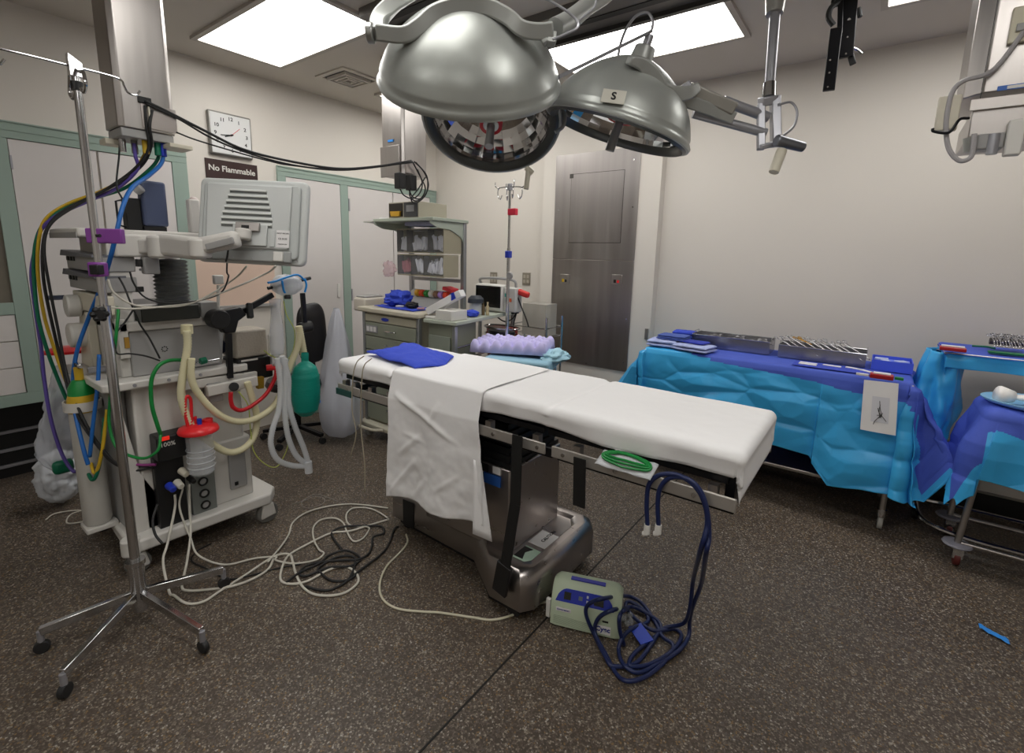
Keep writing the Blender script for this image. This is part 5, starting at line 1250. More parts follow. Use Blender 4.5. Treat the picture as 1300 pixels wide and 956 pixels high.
# ================================================================ supply cart
KX0, KX1, KY0, KY1 = -3.50, -2.80, 2.56, 3.08
sc = thing('supply_cart', 'beige and green drawer cart with overhead shelf and bins by the closet', 'cart', ((KX0+KX1)/2, (KY0+KY1)/2, 0))
ALU = mat('cart_alu', 'a2a4a6', .35, .7)
MB().box(KX0+.03, KY0+.02, .14, KX1-.03, KY1, 1.10).build('cabinet_body', CARTB, sc, bevel=.004)
for x in (KX0+.012, KX1-.012): MB().box(x-.014, KY0-.005, .12, x+.014, KY0+.03, 1.10).build('corner_post', ALU, sc, bevel=.004)
MB().box(KX0-.04, KY0-.03, 1.10, KX1+.01, KY1+.02, 1.14).build('worktop', mat('cart_top', 'c9c2b0', .5), sc, bevel=.01)
zz = [1.09, 1.02, .90, .78, .60, .40, .16]
for k in range(6):
    m_ = CARTB if k == 0 else CARTG
    d = MB().box(KX0+.035, KY0-.004, zz[k+1]+.004, KX1-.035, KY0+.018, zz[k]-.004).build('drawer', m_, sc, bevel=.003)
    if k:
        c = (KX0+KX1)/2+.02; z_ = (zz[k]+zz[k+1])/2
        MB().tube([(c-.06, KY0-.004, z_), (c-.05, KY0-.025, z_+.002), (c+.05, KY0-.025, z_+.002), (c+.06, KY0-.004, z_)], .006).build('handle', CHROME, d)
MB().prism([(.035*math.cos(a*math.pi/8), .014*math.sin(a*math.pi/8)) for a in range(16)], 0, .004, lambda u, v, w: V((-3.2+u*1.3, KY0-.005-w, 1.055+v))).build('blue_badge', BLUE, sc)
MB().box(KX0+.05, KY0-.008, .93, KX0+.20, KY0-.0045, .99).build('label_holder', IRON, sc); 
for k in range(3): MB().box(KX0+.06+.045*k, KY0-.01, .94, KX0+.095+.045*k, KY0-.0082, .98).build('drawer_label', PAPER, sc)
MB().box(KX0-.03, KY0-.06, .10, KX1+.03, KY1+.02, .14).build('base_bumper', mat('bumper', 'c8c4b2', .5), sc, bevel=.01)
for x in (KX0+.05, KX1-.05):
    for y in (KY0-.0, KY1-.05):
        MB().cyl((x-.014, y, .05), (x+.014, y, .05), .05, n=22).build('caster', mat('wheel_pale', 'a8a6a0', .5), sc, bevel=.004)
MB().tube([(KX0+.0, KY0-.07, .125), (KX0+.05, KY0-.13, .13), (KX0+.25, KY0-.13, .13), (KX0+.32, KY0-.07, .125)], .013).build('foot_handle', BEIGE, sc)
PXR, PXL = -2.80, -3.44
for x in (PXR, PXL): MB().box(x-.02, KY1-.035, 1.14, x+.02, KY1, 1.87).build('shelf_post', ALU, sc, bevel=.004)
MB().box(PXL-.05, KY1-.4, 1.85, PXR+.03, KY1+.01, 1.875).build('overhead_shelf', mat('shelf_pale', 'aab2a4', .45), sc, bevel=.004)
for x in (PXR, PXL-.03):
    MB().prism([(0, 0), (-.40, 0), (-.40, -.02), (-.32, -.05), (-.18, -.06), (-.06, -.11), (0, -.2)], x, x+.01, lambda u, v, w: V((w, KY1+u-.002, 1.849+v))).build('shelf_bracket', mat('shelf_pale', 'aab2a4', .45), sc)
MB().box(PXL-.15, KY1-.42, 1.846, PXL-.052, KY1-.30, 1.858).build('shelf_ledge', mat('pale_ledge', 'c0c0b8', .5), sc)
for z_ in (1.36, 1.68): MB().box(PXL+.02, KY1-.03, z_, PXR-.02, KY1-.01, z_+.03).build('cross_rail', ALU, sc)
# tilt bins
bx0, bx1, byf = -3.36, -2.80, 2.83
for (z0_, z1_, cuts) in ((1.60, 1.80, (0, .23, .70, 1)), (1.41, 1.59, (0, .32, .60, 1))):
    bn = thing('storage_bins', 'upper row of clear-fronted supply bins on the cart' if z0_ > 1.5 else 'lower row of clear-fronted supply bins on the cart', 'bins', ((bx0+bx1)/2, byf, z0_), group='bins on the supply cart')
    dpt = .205 if z0_ > 1.5 else .17
    mb = MB().box(bx0, byf, z0_, bx1, byf+dpt, z0_+.008); mb.box(bx0, byf+dpt-.008, z0_+.009, bx1, byf+dpt, z1_-.009); mb.box(bx0, byf, z1_-.008, bx1, byf+dpt, z1_)
    mb.box(bx1-.008, byf, z0_+.009, bx1, byf+dpt-.009, z1_-.009); mb.box(bx0, byf, z0_+.009, bx0+.008, byf+dpt-.009, z1_-.009)
    mb.build('housing', mat('bin_tan', 'a39c86', .5), bn)
    for a, b_ in zip(cuts, cuts[1:]):
        u0, u1 = bx0+.01+(bx1-bx0-.02)*a, bx0+.01+(bx1-bx0-.02)*b_
        MB().box(u0+.003, byf-.006, z0_+.012, u1-.003, byf-.001, z1_-.012).build('front', mat('smoke_clear', 'b8babc', .12, alpha=.12), bn, bevel=.002)
        MB().box(u0-.002, byf-.008, z0_+.010, u0+.003, byf+.06, z1_-.01).build('divider', mat('divider', '5c5a58', .4), bn)
        mb = MB(); rnd = random.Random(int(a*100)+int(z0_*10))
        nn = int((u1-u0)*190)
        for k in range(nn):
            w_, h_ = rnd.uniform(.02, .045), rnd.uniform(.05, .11)
            cx_ = min(max(rnd.uniform(u0+.02, u1-.02), u0+.045), u1-.045) if u1-u0 > .1 else (u0+u1)/2
            mb.obox((cx_, rnd.uniform(byf+.02, byf+.10), z0_+.02+h_*.5+rnd.uniform(0, .03)), (w_, .006, h_), Matrix.Rotation(rnd.uniform(-.5, .5), 3, 'Y') @ Matrix.Rotation(rnd.uniform(-.4, .4), 3, 'Z'))
        red = z0_ < 1.5 and a == 0
        o = mb.build('supply_packets', mat('packet_red', 'b26a74', .4) if red else mat('packet_w', 'e6e8f2', .35) , bn, bevel=.001)
        o['kind'] = 'stuff'
def crumple(name, label, cat, c, sz, m, seed=0, sub=0, parent=None, amp=.35, thick=0):
    def f(u, v):
        a = 2*math.pi*u; b = math.pi*(v-.5); q = V((math.cos(a)*math.cos(b), math.sin(a)*math.cos(b), math.sin(b)))
        k = 1+amp*fbm(q*1.8+V((seed, 0, 0)), 1.2)+.12*noise.turbulence(q*3+V((seed, 2, 0)), 2, True)
        return V(c)+V((q.x*sz[0]*k, q.y*sz[1]*k, max(-sz[2], q.z*sz[2]*k)))
    o = MB().grid(f, 34, 20, closed=True).build(name, m, parent, smooth=40)
    if parent is None: tag(o, label, cat)
    return o
crumple('plastic_wrap', 'crumpled clear and red plastic hanging left of the lower bins', 'plastic wrap', PY(494, 342, 2.82), (.075, .03, .065), mat('wrap_pink', 'd9b9c0', .2, alpha=.45), 3)
# box on the overhead shelf
t = thing('shelf_bins', 'beige box with two dark front openings on top of the overhead shelf', 'box', (-3.0, 2.9, 1.875))
qx0, qx1, qm = PY(502, 268, 2.74).x, PY(573, 268, 3.05).x, 0
W0, W1 = -3.33, -2.97
MB().box(W0, 2.72, 1.876, W1, 3.04, 2.005).build('housing', mat('bin_tan2', 'aca696', .5), t, bevel=.004)
wm = (W0+W1)/2+.01
MB().box(W0+.01, 2.716, 1.89, wm-.012, 2.7195, 1.995).build('left_opening', mat('dark_open', '2a2622', .4), t)
MB().box(wm+.006, 2.712, 1.885, W1-.006, 2.7195, 1.998).build('right_drawer', mat('smoke_bin', '4c4c4e', .2), t, bevel=.002)
MB().box(wm+.04, 2.709, 1.925, W1-.04, 2.712, 1.975).build('drawer_window', mat('window_pale', '9c9c9e', .2), t)
MB().prism([(-.05, 0), (.05, 0), (.06, .04), (-.06, .04)], 2.70, 2.7155, lambda u, v, w: V((W0+.10+u, w, 1.892+v))).build('yellow_tray', mat('tray_yel', 'c79a2c', .4), t)
MB().box(W0-.13, 2.75, 1.876, W0-.03, 2.88, 1.885)
o = MB().obox((W0-.10, 2.80, 1.884), (.13, .1, .014), None).build('paper_stack', PAPER, bevel=.003); tag(o, 'thin white packet lying left of the shelf box', 'packet')
o = MB().obox((-3.0, 2.86, 1.832), (.34, .22, .03), None).build('glove_box', mat('box_lav', '9a9cb4', .5), bevel=.004); tag(o, 'flat lavender box tucked under the overhead shelf', 'box')
# items on the worktop
zt = 1.141
t = thing('label_rack', 'sloping grey rack with seven coloured label rolls on the cart', 'rack', (-3.05, 2.98, zt))
MB().prism([(2.86, 0), (3.04, 0), (3.04, .14), (3.02, .14)], -3.38, -2.83, lambda u, v, w: V((w, u, zt+v))).build('stand', MACHG, t, bevel=.004)
cols = ('e0a82c', 'e0522c', '3a8c3c', 'd8d4cc', '8a6a52', 'b08ad0', 'e0482c')
for k, c in enumerate(cols):
    x = -3.24+.058*k; MB().cyl((x-.02, 2.955, zt+.115), (x+.02, 2.955, zt+.115), .03, n=20).build('label_roll', mat('roll_'+c, c, .5), t, bevel=.003)
o = MB().obox((-2.87, 2.98, zt+.165), (.10, .10, .03), Matrix.Rotation(.2, 3, 'Y')).build('red_packet', mat('pk_red', 'c23038', .4), bevel=.005); tag(o, 'small red packet on the right end of the label rack', 'packet')
crumple('crumpled_towel', 'royal blue towel bunched on the supply cart top', 'towel', (-3.27, 2.76, zt+.07), (.12, .10, .065), TOWEL, 5)
def ft(u, v): return V((-3.42+.5*u, 2.62+.24*v-.02*u, zt+.006+.006*fbm((u*4, v*4, 0), 1)+.012*max(0, .2-u)*5*.2))
o = MB().grid(ft, 24, 12).build('flat_towel', TOWEL, thick=.006, smooth=180); tag(o, 'flat blue towel spread over the supply cart top', 'towel')
o = MB().box(-3.72, 2.62, zt-.06, -3.555, 2.86, zt+.06); o = o.build('label_printer', mat('printer_beige', 'd3ccc0', .45), bevel=.02, segs=3); tag(o, 'beige boxy device hung on the left end of the cart', 'device')
MB().box(-3.70, 2.64, zt+.06, -3.58, 2.84, zt+.075).build('handle_frame', MACHG, o, bevel=.006)
crumple('stethoscope', 'black coiled instrument lying on the blue towel', 'instrument', (-3.06, 2.72, zt+.035), (.05, .05, .025), BLACK, 9)
for k, (x, y, m_, lb) in enumerate(((-3.16, 2.68, PAPER, 'small white packet left of the black coil'), (-2.93, 2.70, mat('pk_pink', 'b48a9a', .5), 'small pinkish packet right of the black coil'))):
    o = MB().obox((x, y, zt+.02), (.06, .04, .012), Matrix.Rotation(.5*k+.3, 3, 'Z')).build('packet', m_, bevel=.002); tag(o, lb, 'packet')
# side table (angled) beside the cart
ang = math.radians(-20)
st = thing('side_table', 'pale green angled side counter beside the supply cart', 'table', (-2.62, 3.1, 0), math.radians(0))
A_, B_, C_, D_ = V((-2.47, 2.57, 0)), V((-2.93, 3.85, 0)), V((-3.32, 3.72, 0)), V((-2.77, 2.53, 0))
A2, B2, C2, D2 = V((-2.45, 2.60, 0)), V((-2.62, 3.62, 0)), V((-3.15, 3.70, 0)), V((-2.765, 2.57, 0))
MB().prism([(p.x, p.y) for p in (A2, B2, V((-2.765, 3.72, 0))*0+V((-3.1, 3.62, 0)), V((-2.765, 3.12, 0)), D2)], 1.075, 1.105).build('tabletop', mat('pale_green_top', 'b4bbae', .45), st, bevel=.006)
MB().prism([(-2.755, 2.62), (-2.50, 2.63), (-2.60, 3.0), (-2.755, 3.0)], .12, 1.07).build('cabinet', CARTG, st, bevel=.004)
MB().box(-2.745, 2.607, .2, -2.52, 2.6195, .98).build('front_panel', mat('panel_gg', '8f968a', .4), st, bevel=.003)
MB().box(-2.50, 2.615, .05, -2.47, 2.645, 1.07).build('leg', ALU, st, bevel=.003)
for x, y in ((-2.66, 3.58), (-3.05, 3.58), (-2.74, 2.98)): MB().box(x-.012, y-.012, .0, x+.012, y+.012, 1.07).build('leg', ALU, st)
for z_ in (.9, .8): MB().tube([(-2.49, 2.66, z_), (-2.56, 3.1, z_), (-2.66, 3.58, z_)], .008, spline=False).build('rail_bar', CHROME, st)
MB().box(-2.74, 2.64, .0, -2.52, 2.95, .12).build('base', BLACK, st)
zs = 1.106
# things on the side table
t = thing('syringe_box', 'white oblong box with blue label leaning on the side counter', 'box', (-2.68, 2.66, zs+.0))
a, b_ = PY(545, 396, 2.66), PY(587, 372, 2.74)
MB().bar(a+V((.0, 0, .005)), b_, .09, .055, (0, 0, 1)).build('carton', PAPER, t, bevel=.004)
dd = (b_-a).normalized(); nn_ = V((0, -1, 0)); upd = dd.cross(V((0, 1, 0))).normalized()
c = a.lerp(b_, .84)
MB().obox(c+V((0.0, -.049, 0)), (.05, .003, .05), Matrix.Rotation(-.45, 3, 'Y')).build('blue_label', BLUE, t)
o = MB().box(-2.66, 2.60, zs, -2.50, 2.78, zs+.075).build('white_carton', mat('carton', 'd8d6d0', .5), bevel=.004); tag(o, 'white lidded carton at the front of the side counter', 'box')
o = MB().box(-2.495, 2.66, zs, -2.475, 2.78, zs+.07); 
o = MB().box(-2.78, 2.60, zs, -2.67, 2.72, zs+.018).build('white_tray', WHITE, bevel=.004); tag(o, 'flat white tray at the left front of the side counter', 'tray')
p = PY(604, 384, 3.05); o = thing('specimen_jar', 'translucent jar with dark flat lid behind the white carton', 'jar', (p.x, 3.05, zs))
MB().lathe([(0, 0), (.05, 0), (.055, .01), (.05, .09), (.045, .1)], (p.x, 3.05, zs), None, 24).build('body', mat('jar_milk', 'd8dcdc', .3, alpha=.8), o)
MB().lathe([(0, .16), (.04, .16), (.065, .135), (.068, .10), (.0, .10)], (p.x, 3.05, zs), None, 24).build('lid', mat('lid_dark', '3a4048', .3), o)
p = PY(619, 390, 3.1); 
for k, (dx, c_) in enumerate(((0, '6a5a40'), (.03, 'c8b890'))):
    o = MB().lathe([(0, 0), (.014, 0), (.014, .07), (.007, .085), (.009, .11), (0, .11)], (p.x-.03+dx, 3.08+.02*k, zs), None, 12).build('vial', mat('vial_'+c_, c_, .25)); tag(o, ('brown' if k == 0 else 'straw coloured')+' small vial beside the dark-lidded jar', 'vial')
crumple('blue_cloth', 'small blue cloth folded before the monitor on the side counter', 'cloth', V((-2.585, 2.93, zs+.02)), (.06, .05, .025), TOWEL, 2)
bpy.data.objects['blue_cloth'].location.z = zs+.001
# vital signs monitor
p0 = PY(602, 388, 3.35); p1 = PY(664, 390, 3.35); 
t = thing('vital_monitor', 'boxy white monitor with dark screen on the side counter behind the drip pole', 'monitor', (p0.x+.1, 3.4, zs))
mx0, mx1 = PY(603, 385, 3.30).x, PY(637, 385, 3.30).x; zz1 = PY(620, 366, 3.30).z
T3 = lambda a0, a1, b0, b1, c0_, c1_, nm, m_, bv=.004: MB().box(a0, b0, c0_, a1, b1, c1_).build(nm, m_, t, bevel=bv)
zb_ = zs+.012
T3(mx0, mx1, 3.30, 3.40, zb_, zb_+.23, 'case', WHITE, .015)
T3(mx0+.015, mx1-.012, 3.290, 3.299, zb_+.03, zb_+.215, 'screen', SCREEN)
T3(mx1+.001, mx1+.13, 3.32, 3.42, zb_, zb_+.21, 'module_case', mat('module_white', 'cbcbc6', .4), .01)
for k, c_ in enumerate(('2a9a90', 'd8693a', 'b8bcb8')): T3(mx1+.02+.04*(k % 2), mx1+.05+.04*(k % 2), 3.312, 3.319, zb_+.13-.05*(k//2)-.04*(k == 1), zb_+.16-.05*(k//2)-.04*(k == 1), 'port_label', mat('port_'+c_, c_, .4), .001)
MB().tube([(mx0+.02, 3.35, zb_+.23), (mx0+.04, 3.35, zb_+.275), (mx1+.06, 3.36, zb_+.275), (mx1+.10, 3.37, zb_+.21)], .012).build('carry_handle', MACHG, t)
for x in (mx0+.02, mx1+.10): MB().box(x-.012, 3.32, zs, x+.012, 3.40, zb_-.0005).build('foot', BLACK, t)
p = PY(663, 372, 3.38); o = MB().obox(p, (.14, .05, .05), Matrix.Rotation(.25, 3, 'Y')).build('red_pouch', mat('pouch_red', 'd63a36', .5), bevel=.015, segs=3); tag(o, 'bright red pouch hanging right of the vital monitor', 'pouch')
for i, pts in enumerate(([(657, 376), (662, 390), (668, 405), (671, 415)], [(656, 378), (656, 395), (652, 412), (654, 420)], [(628, 400), (640, 408), (650, 405), (655, 398)])):
    o = MB().tube([PY(a, b_, 3.36) for a, b_ in pts], .006).build('monitor_cable', RUBBER, smooth=180)
    tag(o, ('long black cable dropping to the right below the red pouch', 'black cable dropping straight down by the drip pole', 'short black cable sagging below the monitor left of the pole')[i], 'cable')
# wire cart behind
t = thing('wire_cart', 'chrome wire cart standing behind the purple foam', 'cart', (-2.55, 3.8, 0))
wx0, wx1 = -2.78, -2.35
for x in (wx0, wx1):
    for y in (3.68, 3.95): MB().cyl((x, y, 0), (x, y, 1.05), .011, n=10).build('upright', CHROME, t)
for z_ in (.35, .86, .95):
    MB().tube([(wx0, 3.68, z_), (wx1, 3.68, z_), (wx1, 3.95, z_), (wx0, 3.95, z_), (wx0, 3.68, z_)], .006, spline=False).build('shelf_ring', CHROME, t)
for k in range(10):
    x = wx0+.02+.043*k; MB().tube([(x, 3.68, .86), (x, 3.95, .86)], .003, n=5, spline=False).build('shelf_wire', CHROME, t)
MB().box(-2.66, 3.74, .865, -2.4, 3.93, 1.16).build('document_holder', mat('holder_clear', 'b9b6ae', .3, alpha=.6), t)
t = thing('wire_basket', 'small round wire basket with black pad at the foot of the drip pole', 'basket', (-2.52, 3.2, .86))
bc = PY(632, 425, 3.15); 
for r_, z_ in ((.16, .0), (.17, .06)): MB().tube([V((bc.x+r_*math.cos(a*math.pi/10), 3.2+r_*.6*math.sin(a*math.pi/10), bc.z+z_)) for a in range(21)], .007, seg=2).build('rim_wire', CHROME, t)
MB().lathe([(0, 0), (.13, 0), (.13, .03), (0, .03)], (bc.x, 3.2, bc.z-.0), None, 24, sy=.6).build('pad', BLACK, t)
MB().cyl((bc.x, 3.2, 0), (bc.x, 3.2, bc.z), .015).build('stem', CHROME, t)
MB().lathe([(0, 0), (.16, 0), (.16, .02), (.03, .03), (0, .03)], (bc.x, 3.2, 0), None, 24).build('foot', CHROME, t)
# red sharps bin
p = PY(597, 440, 3.3); o = MB().lathe([(0, 0), (.12, 0), (.14, .40), (.145, .42), (0, .42)], (-2.62, 3.38, .55), None, 24).build('red_bin', mat('bin_red', '8c1f1c', .35)); tag(o, 'dark red waste bin under the side counter', 'bin')
o2 = MB().lathe([(0, 0), (.13, 0), (.13, .03), (0, .03)], (-2.62, 3.38, .52), None, 24).build('bin_stand', CHROME, o)
MB().cyl((-2.62, 3.38, 0), (-2.62, 3.38, .52), .05).build('bin_stem', CHROME, o)
# far drip pole
fx, fy = PY(645, 350, 3.12).x, 3.12
t = thing('iv_pole', 'slender far drip pole with coat-hook arms and red and blue clamps', 'IV pole', (fx, fy, 0))
zt_ = PY(647, 240, fy).z
MB().cyl((fx, fy, .05), (fx, fy, zt_-.45), .0135, n=16).build('lower_pole', CHROME, t)
MB().cyl((fx, fy, zt_-.5), (fx, fy, zt_), .010, n=16).build('upper_pole', CHROME, t)
MB().cyl((fx, fy, zt_-.01), (fx, fy, zt_+.04), .02, n=16).build('head_block', IRON, t, bevel=.003)
for sx, sy in ((1, .15), (-1, -.15), (.75, -.6), (-.75, .6)):
    b_ = V((fx, fy, zt_+.015)); d = V((sx, sy, 0))
    MB().tube([b_, b_+d*.06+V((0, 0, -.0)), b_+d*.10+V((0, 0, -.01)), b_+d*.105+V((0, 0, -.06)), b_+d*.085+V((0, 0, -.09)), b_+d*.07+V((0, 0, -.06))], .0045).build('hook', CHROME, t)
    MB().tube([b_+d*.10+V((0, 0, -.01)), b_+d*.13+V((0, 0, .01)), b_+d*.13+V((0, 0, .04))], .0045).build('hook', CHROME, t)
for k in range(5):
    a = k*2*math.pi/5+.3; e_ = V((fx+.19*math.cos(a), fy+.19*math.sin(a), .07))
    l = MB().bar((fx, fy, .10), e_, .025, .025).build('base_leg', CHROME, t, bevel=.003)
    MB().cyl(V((e_.x-.01, e_.y, .03)), V((e_.x+.01, e_.y, .03)), .03, n=16).build('caster', RUBBER, l)
for px, py, m_, nm, s_ in ((651, 269, mat('clamp_red', 'cf3048', .35), 'small red clamp high on the far drip pole', (.075, .04, .05)), (645.5, 323, mat('clamp_blue', '2a3eae', .35), 'small blue clamp midway on the far drip pole', (.04, .045, .055)), (648, 350, MACHG, 'round grey knob on the far drip pole', None)):
    p = PY(px, py, fy-.015)
    mb = MB(); mb.obox(p, s_) if s_ else mb.cyl(p+V((0, -.02, 0)), p, .028, n=20)
    tag(mb.build('pole_clamp', m_, bevel=.005), nm, 'clamp')
# foam pad stand
t = thing('padded_stool', 'low stand topped with a light blue covered pad behind the operating table', 'stool', (-2.1, 3.0, 0))
RZ = Matrix.Rotation(math.radians(20), 3, 'Z'); fc = V((-2.12, 2.92, 0))
MB().obox(fc+RZ @ V((.05, -.05, .82)), (.50, .36, .09), RZ).build('pad', mat('pad_blue', '8fb8cc', .6, bump=.3, bscale=15), t, bevel=.02, segs=3)
crumple('pad', '', '', fc+RZ @ V((.29, -.0, .87)), (.08, .14, .05), mat('pad_blue2', 'a5cfe0', .5, bump=.4, bscale=15), 4, parent=t)
for sx in (-.27, .27):
    for sy in (-.13, .13): p = fc+RZ @ V((sx, sy, 0)); MB().cyl(p, p+V((0, 0, .775)), .012, n=10).build('leg', CHROME, t)
W2 = RZ
def eg(u, v):
    x, y_ = -.33+.56*u, -.10+.34*v; e = min(u, 1-u, v, 1-v)
    h = .034*math.copysign(abs(math.sin(u*math.pi*13)*math.sin(v*math.pi*7))**1.2, math.sin(u*math.pi*13)*math.sin(v*math.pi*7)) if e > .01 else -.05
    return fc+W2 @ V((x, y_, .925+h+.015*u))
mb = MB().grid(eg, 88, 56); fo = mb.build('foam_pad', mat('foam_lavender', 'c9c2f0', .8), thick=.03, smooth=180)
tag(fo, 'lavender egg-crate foam pad lying on the light blue pad', 'foam pad')
# office chair
ch = thing('office_chair', 'black padded swivel chair behind the breathing tubes', 'chair', (-3.8, 2.1, 0))
def back(u, v):
    a = 2*math.pi*u; w_ = .21*(abs(math.cos(a))**.6)*(1 if math.cos(a) > 0 else -1); h = .25*(abs(math.sin(a))**.6)*(1 if math.sin(a) > 0 else -1)
    k = math.sin(v*math.pi)**.5; th = .035*math.cos(v*math.pi)
    return V((-3.78+.05+th+.1*(h*k)*-.5, 2.22+w_*k*.62, .92+h*k+.05*w_))
MB().grid(back, 40, 14, closed=True).build('backrest', mat('chair_black', '1c1a1c', .35), ch, smooth=180)
MB().lathe([(0, .46), (.22, .46), (.235, .49), (.22, .53), (0, .54)], (-3.85, 2.12, 0), None, 28).build('seat', mat('chair_black', '1c1a1c', .35), ch)
MB().tube([(-3.82, 2.14, .45), (-3.72, 2.2, .5), (-3.74, 2.22, .7), (-3.78, 2.22, .85)], .02).build('back_support', BLACKM, ch)
MB().cyl((-3.85, 2.12, .1), (-3.85, 2.12, .46), .028).build('gas_lift', BLACKM, ch)
for k in range(5):
    a = k*2*math.pi/5+.2; e_ = V((-3.85+.28*math.cos(a), 2.12+.28*math.sin(a), .075))
    l = MB().bar((-3.85, 2.12, .11), e_, .04, .03).build('base_leg', BLACKM, ch, bevel=.005)
    MB().cyl(V((e_.x-.015, e_.y, .027)), V((e_.x+.015, e_.y, .027)), .026, n=14).build('caster', RUBBER, l)
# clear waste bag between chair and cart
def wb(u, v):
    a = 2*math.pi*u
    zz_ = 1.12*(1-v); r_ = .04+.29*min(1, v*1.35)**.8 if v < .8 else .33*math.sqrt(max(0, 1-((v-.8)/.2)**2))+.001
    cx_ = -3.615+.03*v; k = 1+.10*math.sin(a*5+v*4)+.10*fbm((math.cos(a)*2, math.sin(a)*2, v*4), 1)
    return V((cx_+.02+r_*.62*k*math.cos(a), 2.34+.03*(1-v)+r_*.5*k*math.sin(a), zz_+.01))
o = MB().grid(wb, 44, 30, closed=True).build('waste_bag', mat('bag_lav', 'd3d6e2', .35, alpha=.62, bump=.6, bscale=9), smooth=180); tag(o, 'tall translucent waste bag hanging at the left side of the supply cart', 'bag')
MB().bar((-3.70, 2.19, .30), (-3.58, 2.18, .37), .01, .02).build('blue_tie', BLUEL, o)
# thin lines by the head end
for lb, pts, yy in (('thin beige line hanging over the head end, left one', [(462, 452), (453, 460), (448, 480), (447, 520), (452, 550), (445, 580)], 1.53),
                    ('thin beige line hanging over the head end, right one', [(472, 455), (462, 465), (459, 490), (458, 540), (463, 590), (463, 625)], 1.525)):
    o = MB().tube([PY(a, b_, yy) for a, b_ in pts], .003).build('thin_line', mat('line_beige', 'a89f8c', .5), smooth=180); tag(o, lb, 'tube')
# ================================================================ instrument table and its drape
IX0, IX1, IY0, IY1, IZ = -1.36, .24, 3.52, 4.14, .93
t = thing('instrument_table', 'long stainless instrument table under blue drapes along the back wall', 'table', ((IX0+IX1)/2, (IY0+IY1)/2, 0))
MB().box(IX0, IY0, IZ-.03, IX1, IY1, IZ-.004).build('tabletop', STEEL, t, bevel=.006)
MB().box(IX0+.03, IY0+.03, .235, IX1-.03, IY1-.03, .26).build('lower_shelf', STEEL, t, bevel=.006)
for x in (IX0+.05, IX1-.05):
    for y in (IY0+.05, IY1-.05):
        l = MB().cyl((x, y, .10), (x, y, IZ-.031), .017, n=16).build('leg', STEEL, t)
        MB().cyl((x, y, .085), (x, y, .13), .024, n=16).build('caster_socket', CHROME, l)
        MB().cyl((x-.013, y+.01, .045), (x+.013, y+.01, .045), .044, n=20).build('caster', mat('wheel_pale', 'a8a6a0', .5), l, bevel=.004)
def ip(p, h, n_, u, v):
    x, y_ = p.x, p.y
    p.z += .0015*fbm((x*4, y_*4, 1), 1)
    if h <= 0: return p
    left, right, front = n_.x < -.5, n_.x > .5, n_.y < -.5
    # vertical extent of the hem along the edge
    if front:
        tgt = .50-.02*math.sin(x*7)+.03*fbm((x*2, 0, 4), 1)
        if x > -.22: tgt += .15*min(1, (x+.22)/.12)
    elif n_.y > .5: tgt = .66
    elif left: tgt = .52
    else: tgt = .40
    amp = min(1, h/.15)
    fold = math.sin(x*6.5+.6*math.sin(x*3))*.5+math.sin(x*15+y_*9+1)*.28
    vd = noise.voronoi(V((x*2.6+y_*2, p.z*3.2-h*2, 1.5)))[0]; crease = .05*min(.6, (vd[1]-vd[0]))+.012*noise.turbulence(V((x*3, y_*3, p.z*4)), 2, True)
    k = (tgt/.62)
    p.z = IZ+.006-.03-h*k
    if front: p += n_*(.01+.035*h+(.016*fold*amp)*(.5+h)+crease*amp*.9 + (.07*h if x > -.2 else 0))
    elif left: p += n_*(.10*h+.28*h*h*0+.35*h*amp+.02*math.sin(y_*16)*amp)
    elif right: p += n_*(.32*h+.02*math.sin(y_*19)*amp+crease*amp)
    if abs(n_.x*n_.y) > .02:
        th = math.atan2(n_.y, n_.x); p += n_*(.03+.05*math.sin(th*12)*h)+V((-n_.y, n_.x, 0))*.03*math.sin(th*9)*amp
        if n_.x > 0 and n_.y < 0: p.z = max(p.z, .27)
    p.y = min(p.y, YC-.012)
    return p
ox0_, ox1_, oy0_, oy1_ = .60, .58, .63, .62
def dm(u, v):
    s_ = IX0-ox0_+(IX1-IX0+ox0_+ox1_)*u; t_ = IY0-oy0_+(IY1-IY0+oy0_+oy1_)*v
    hx = max(0, s_-IX1, IX0-s_); hy = max(0, IY0-t_)
    if s_ < IX1+.0: lim = max(0, .075*(s_-IX0-.35)); return 1 if (hy < lim and s_ > IX0-.02) else 0
    return 1 if (hy < .12+ (s_-IX1)*.3 or (s_-IX1) > .42-.3*hy and hy < .3) else 0
g = drape(IX0, IX1, IY0, IY1, IZ+.008, .02, None, ox0_, ox1_, oy0_, oy1_, 520, 270, ip, dm)
o = g.build('table_drape', [DRAPE, DRAPEP], thick=.0025, smooth=60); tag(o, 'teal and purple-blue sterile drape covering the long instrument table', 'drape')
zi = IZ+.016
# folded towels
def foldtowel(name, label, c, sx, sy, h, rot, m_, layers=3):
    R_ = Matrix.Rotation(rot, 3, 'Z'); mb = MB(); hh = h/layers
    for k in range(layers):
        s_ = 1-.03*k
        def f(u, v, k=k):
            a = 2*math.pi*v; cx_, cz_ = math.cos(a), math.sin(a)
            n_ = 4; q = (abs(cx_)**n_+abs(cz_)**n_)**(-1/n_)
            e = min(u, 1-u); ee = 1 if e > .06 else math.sqrt(max(0, 1-(1-e/.06)**2))*.6+.4
            return V(c)+R_ @ V((sx*(u-.5)*s_, sy*.5*cx_*q*s_, hh*(k+.5)+hh*.48*cz_*q*ee+.003*fbm((u*4, v*3, k*7), 1)))
        mb.grid(f, 16, 24)
        for u_ in (0, 1):
            cc_ = mb.bm.verts.new(V(c)+R_ @ V((sx*(u_-.5)*s_, 0, hh*(k+.5)))); ps = [mb.bm.verts.new(f(u_, q/24)) for q in range(24)]
            for q in range(24): mb.bm.faces.new((ps[q], ps[(q+1) % 24], cc_))
    return tag(mb.build(name, m_, smooth=60), label, 'towel', 'folded towels on the instrument table')
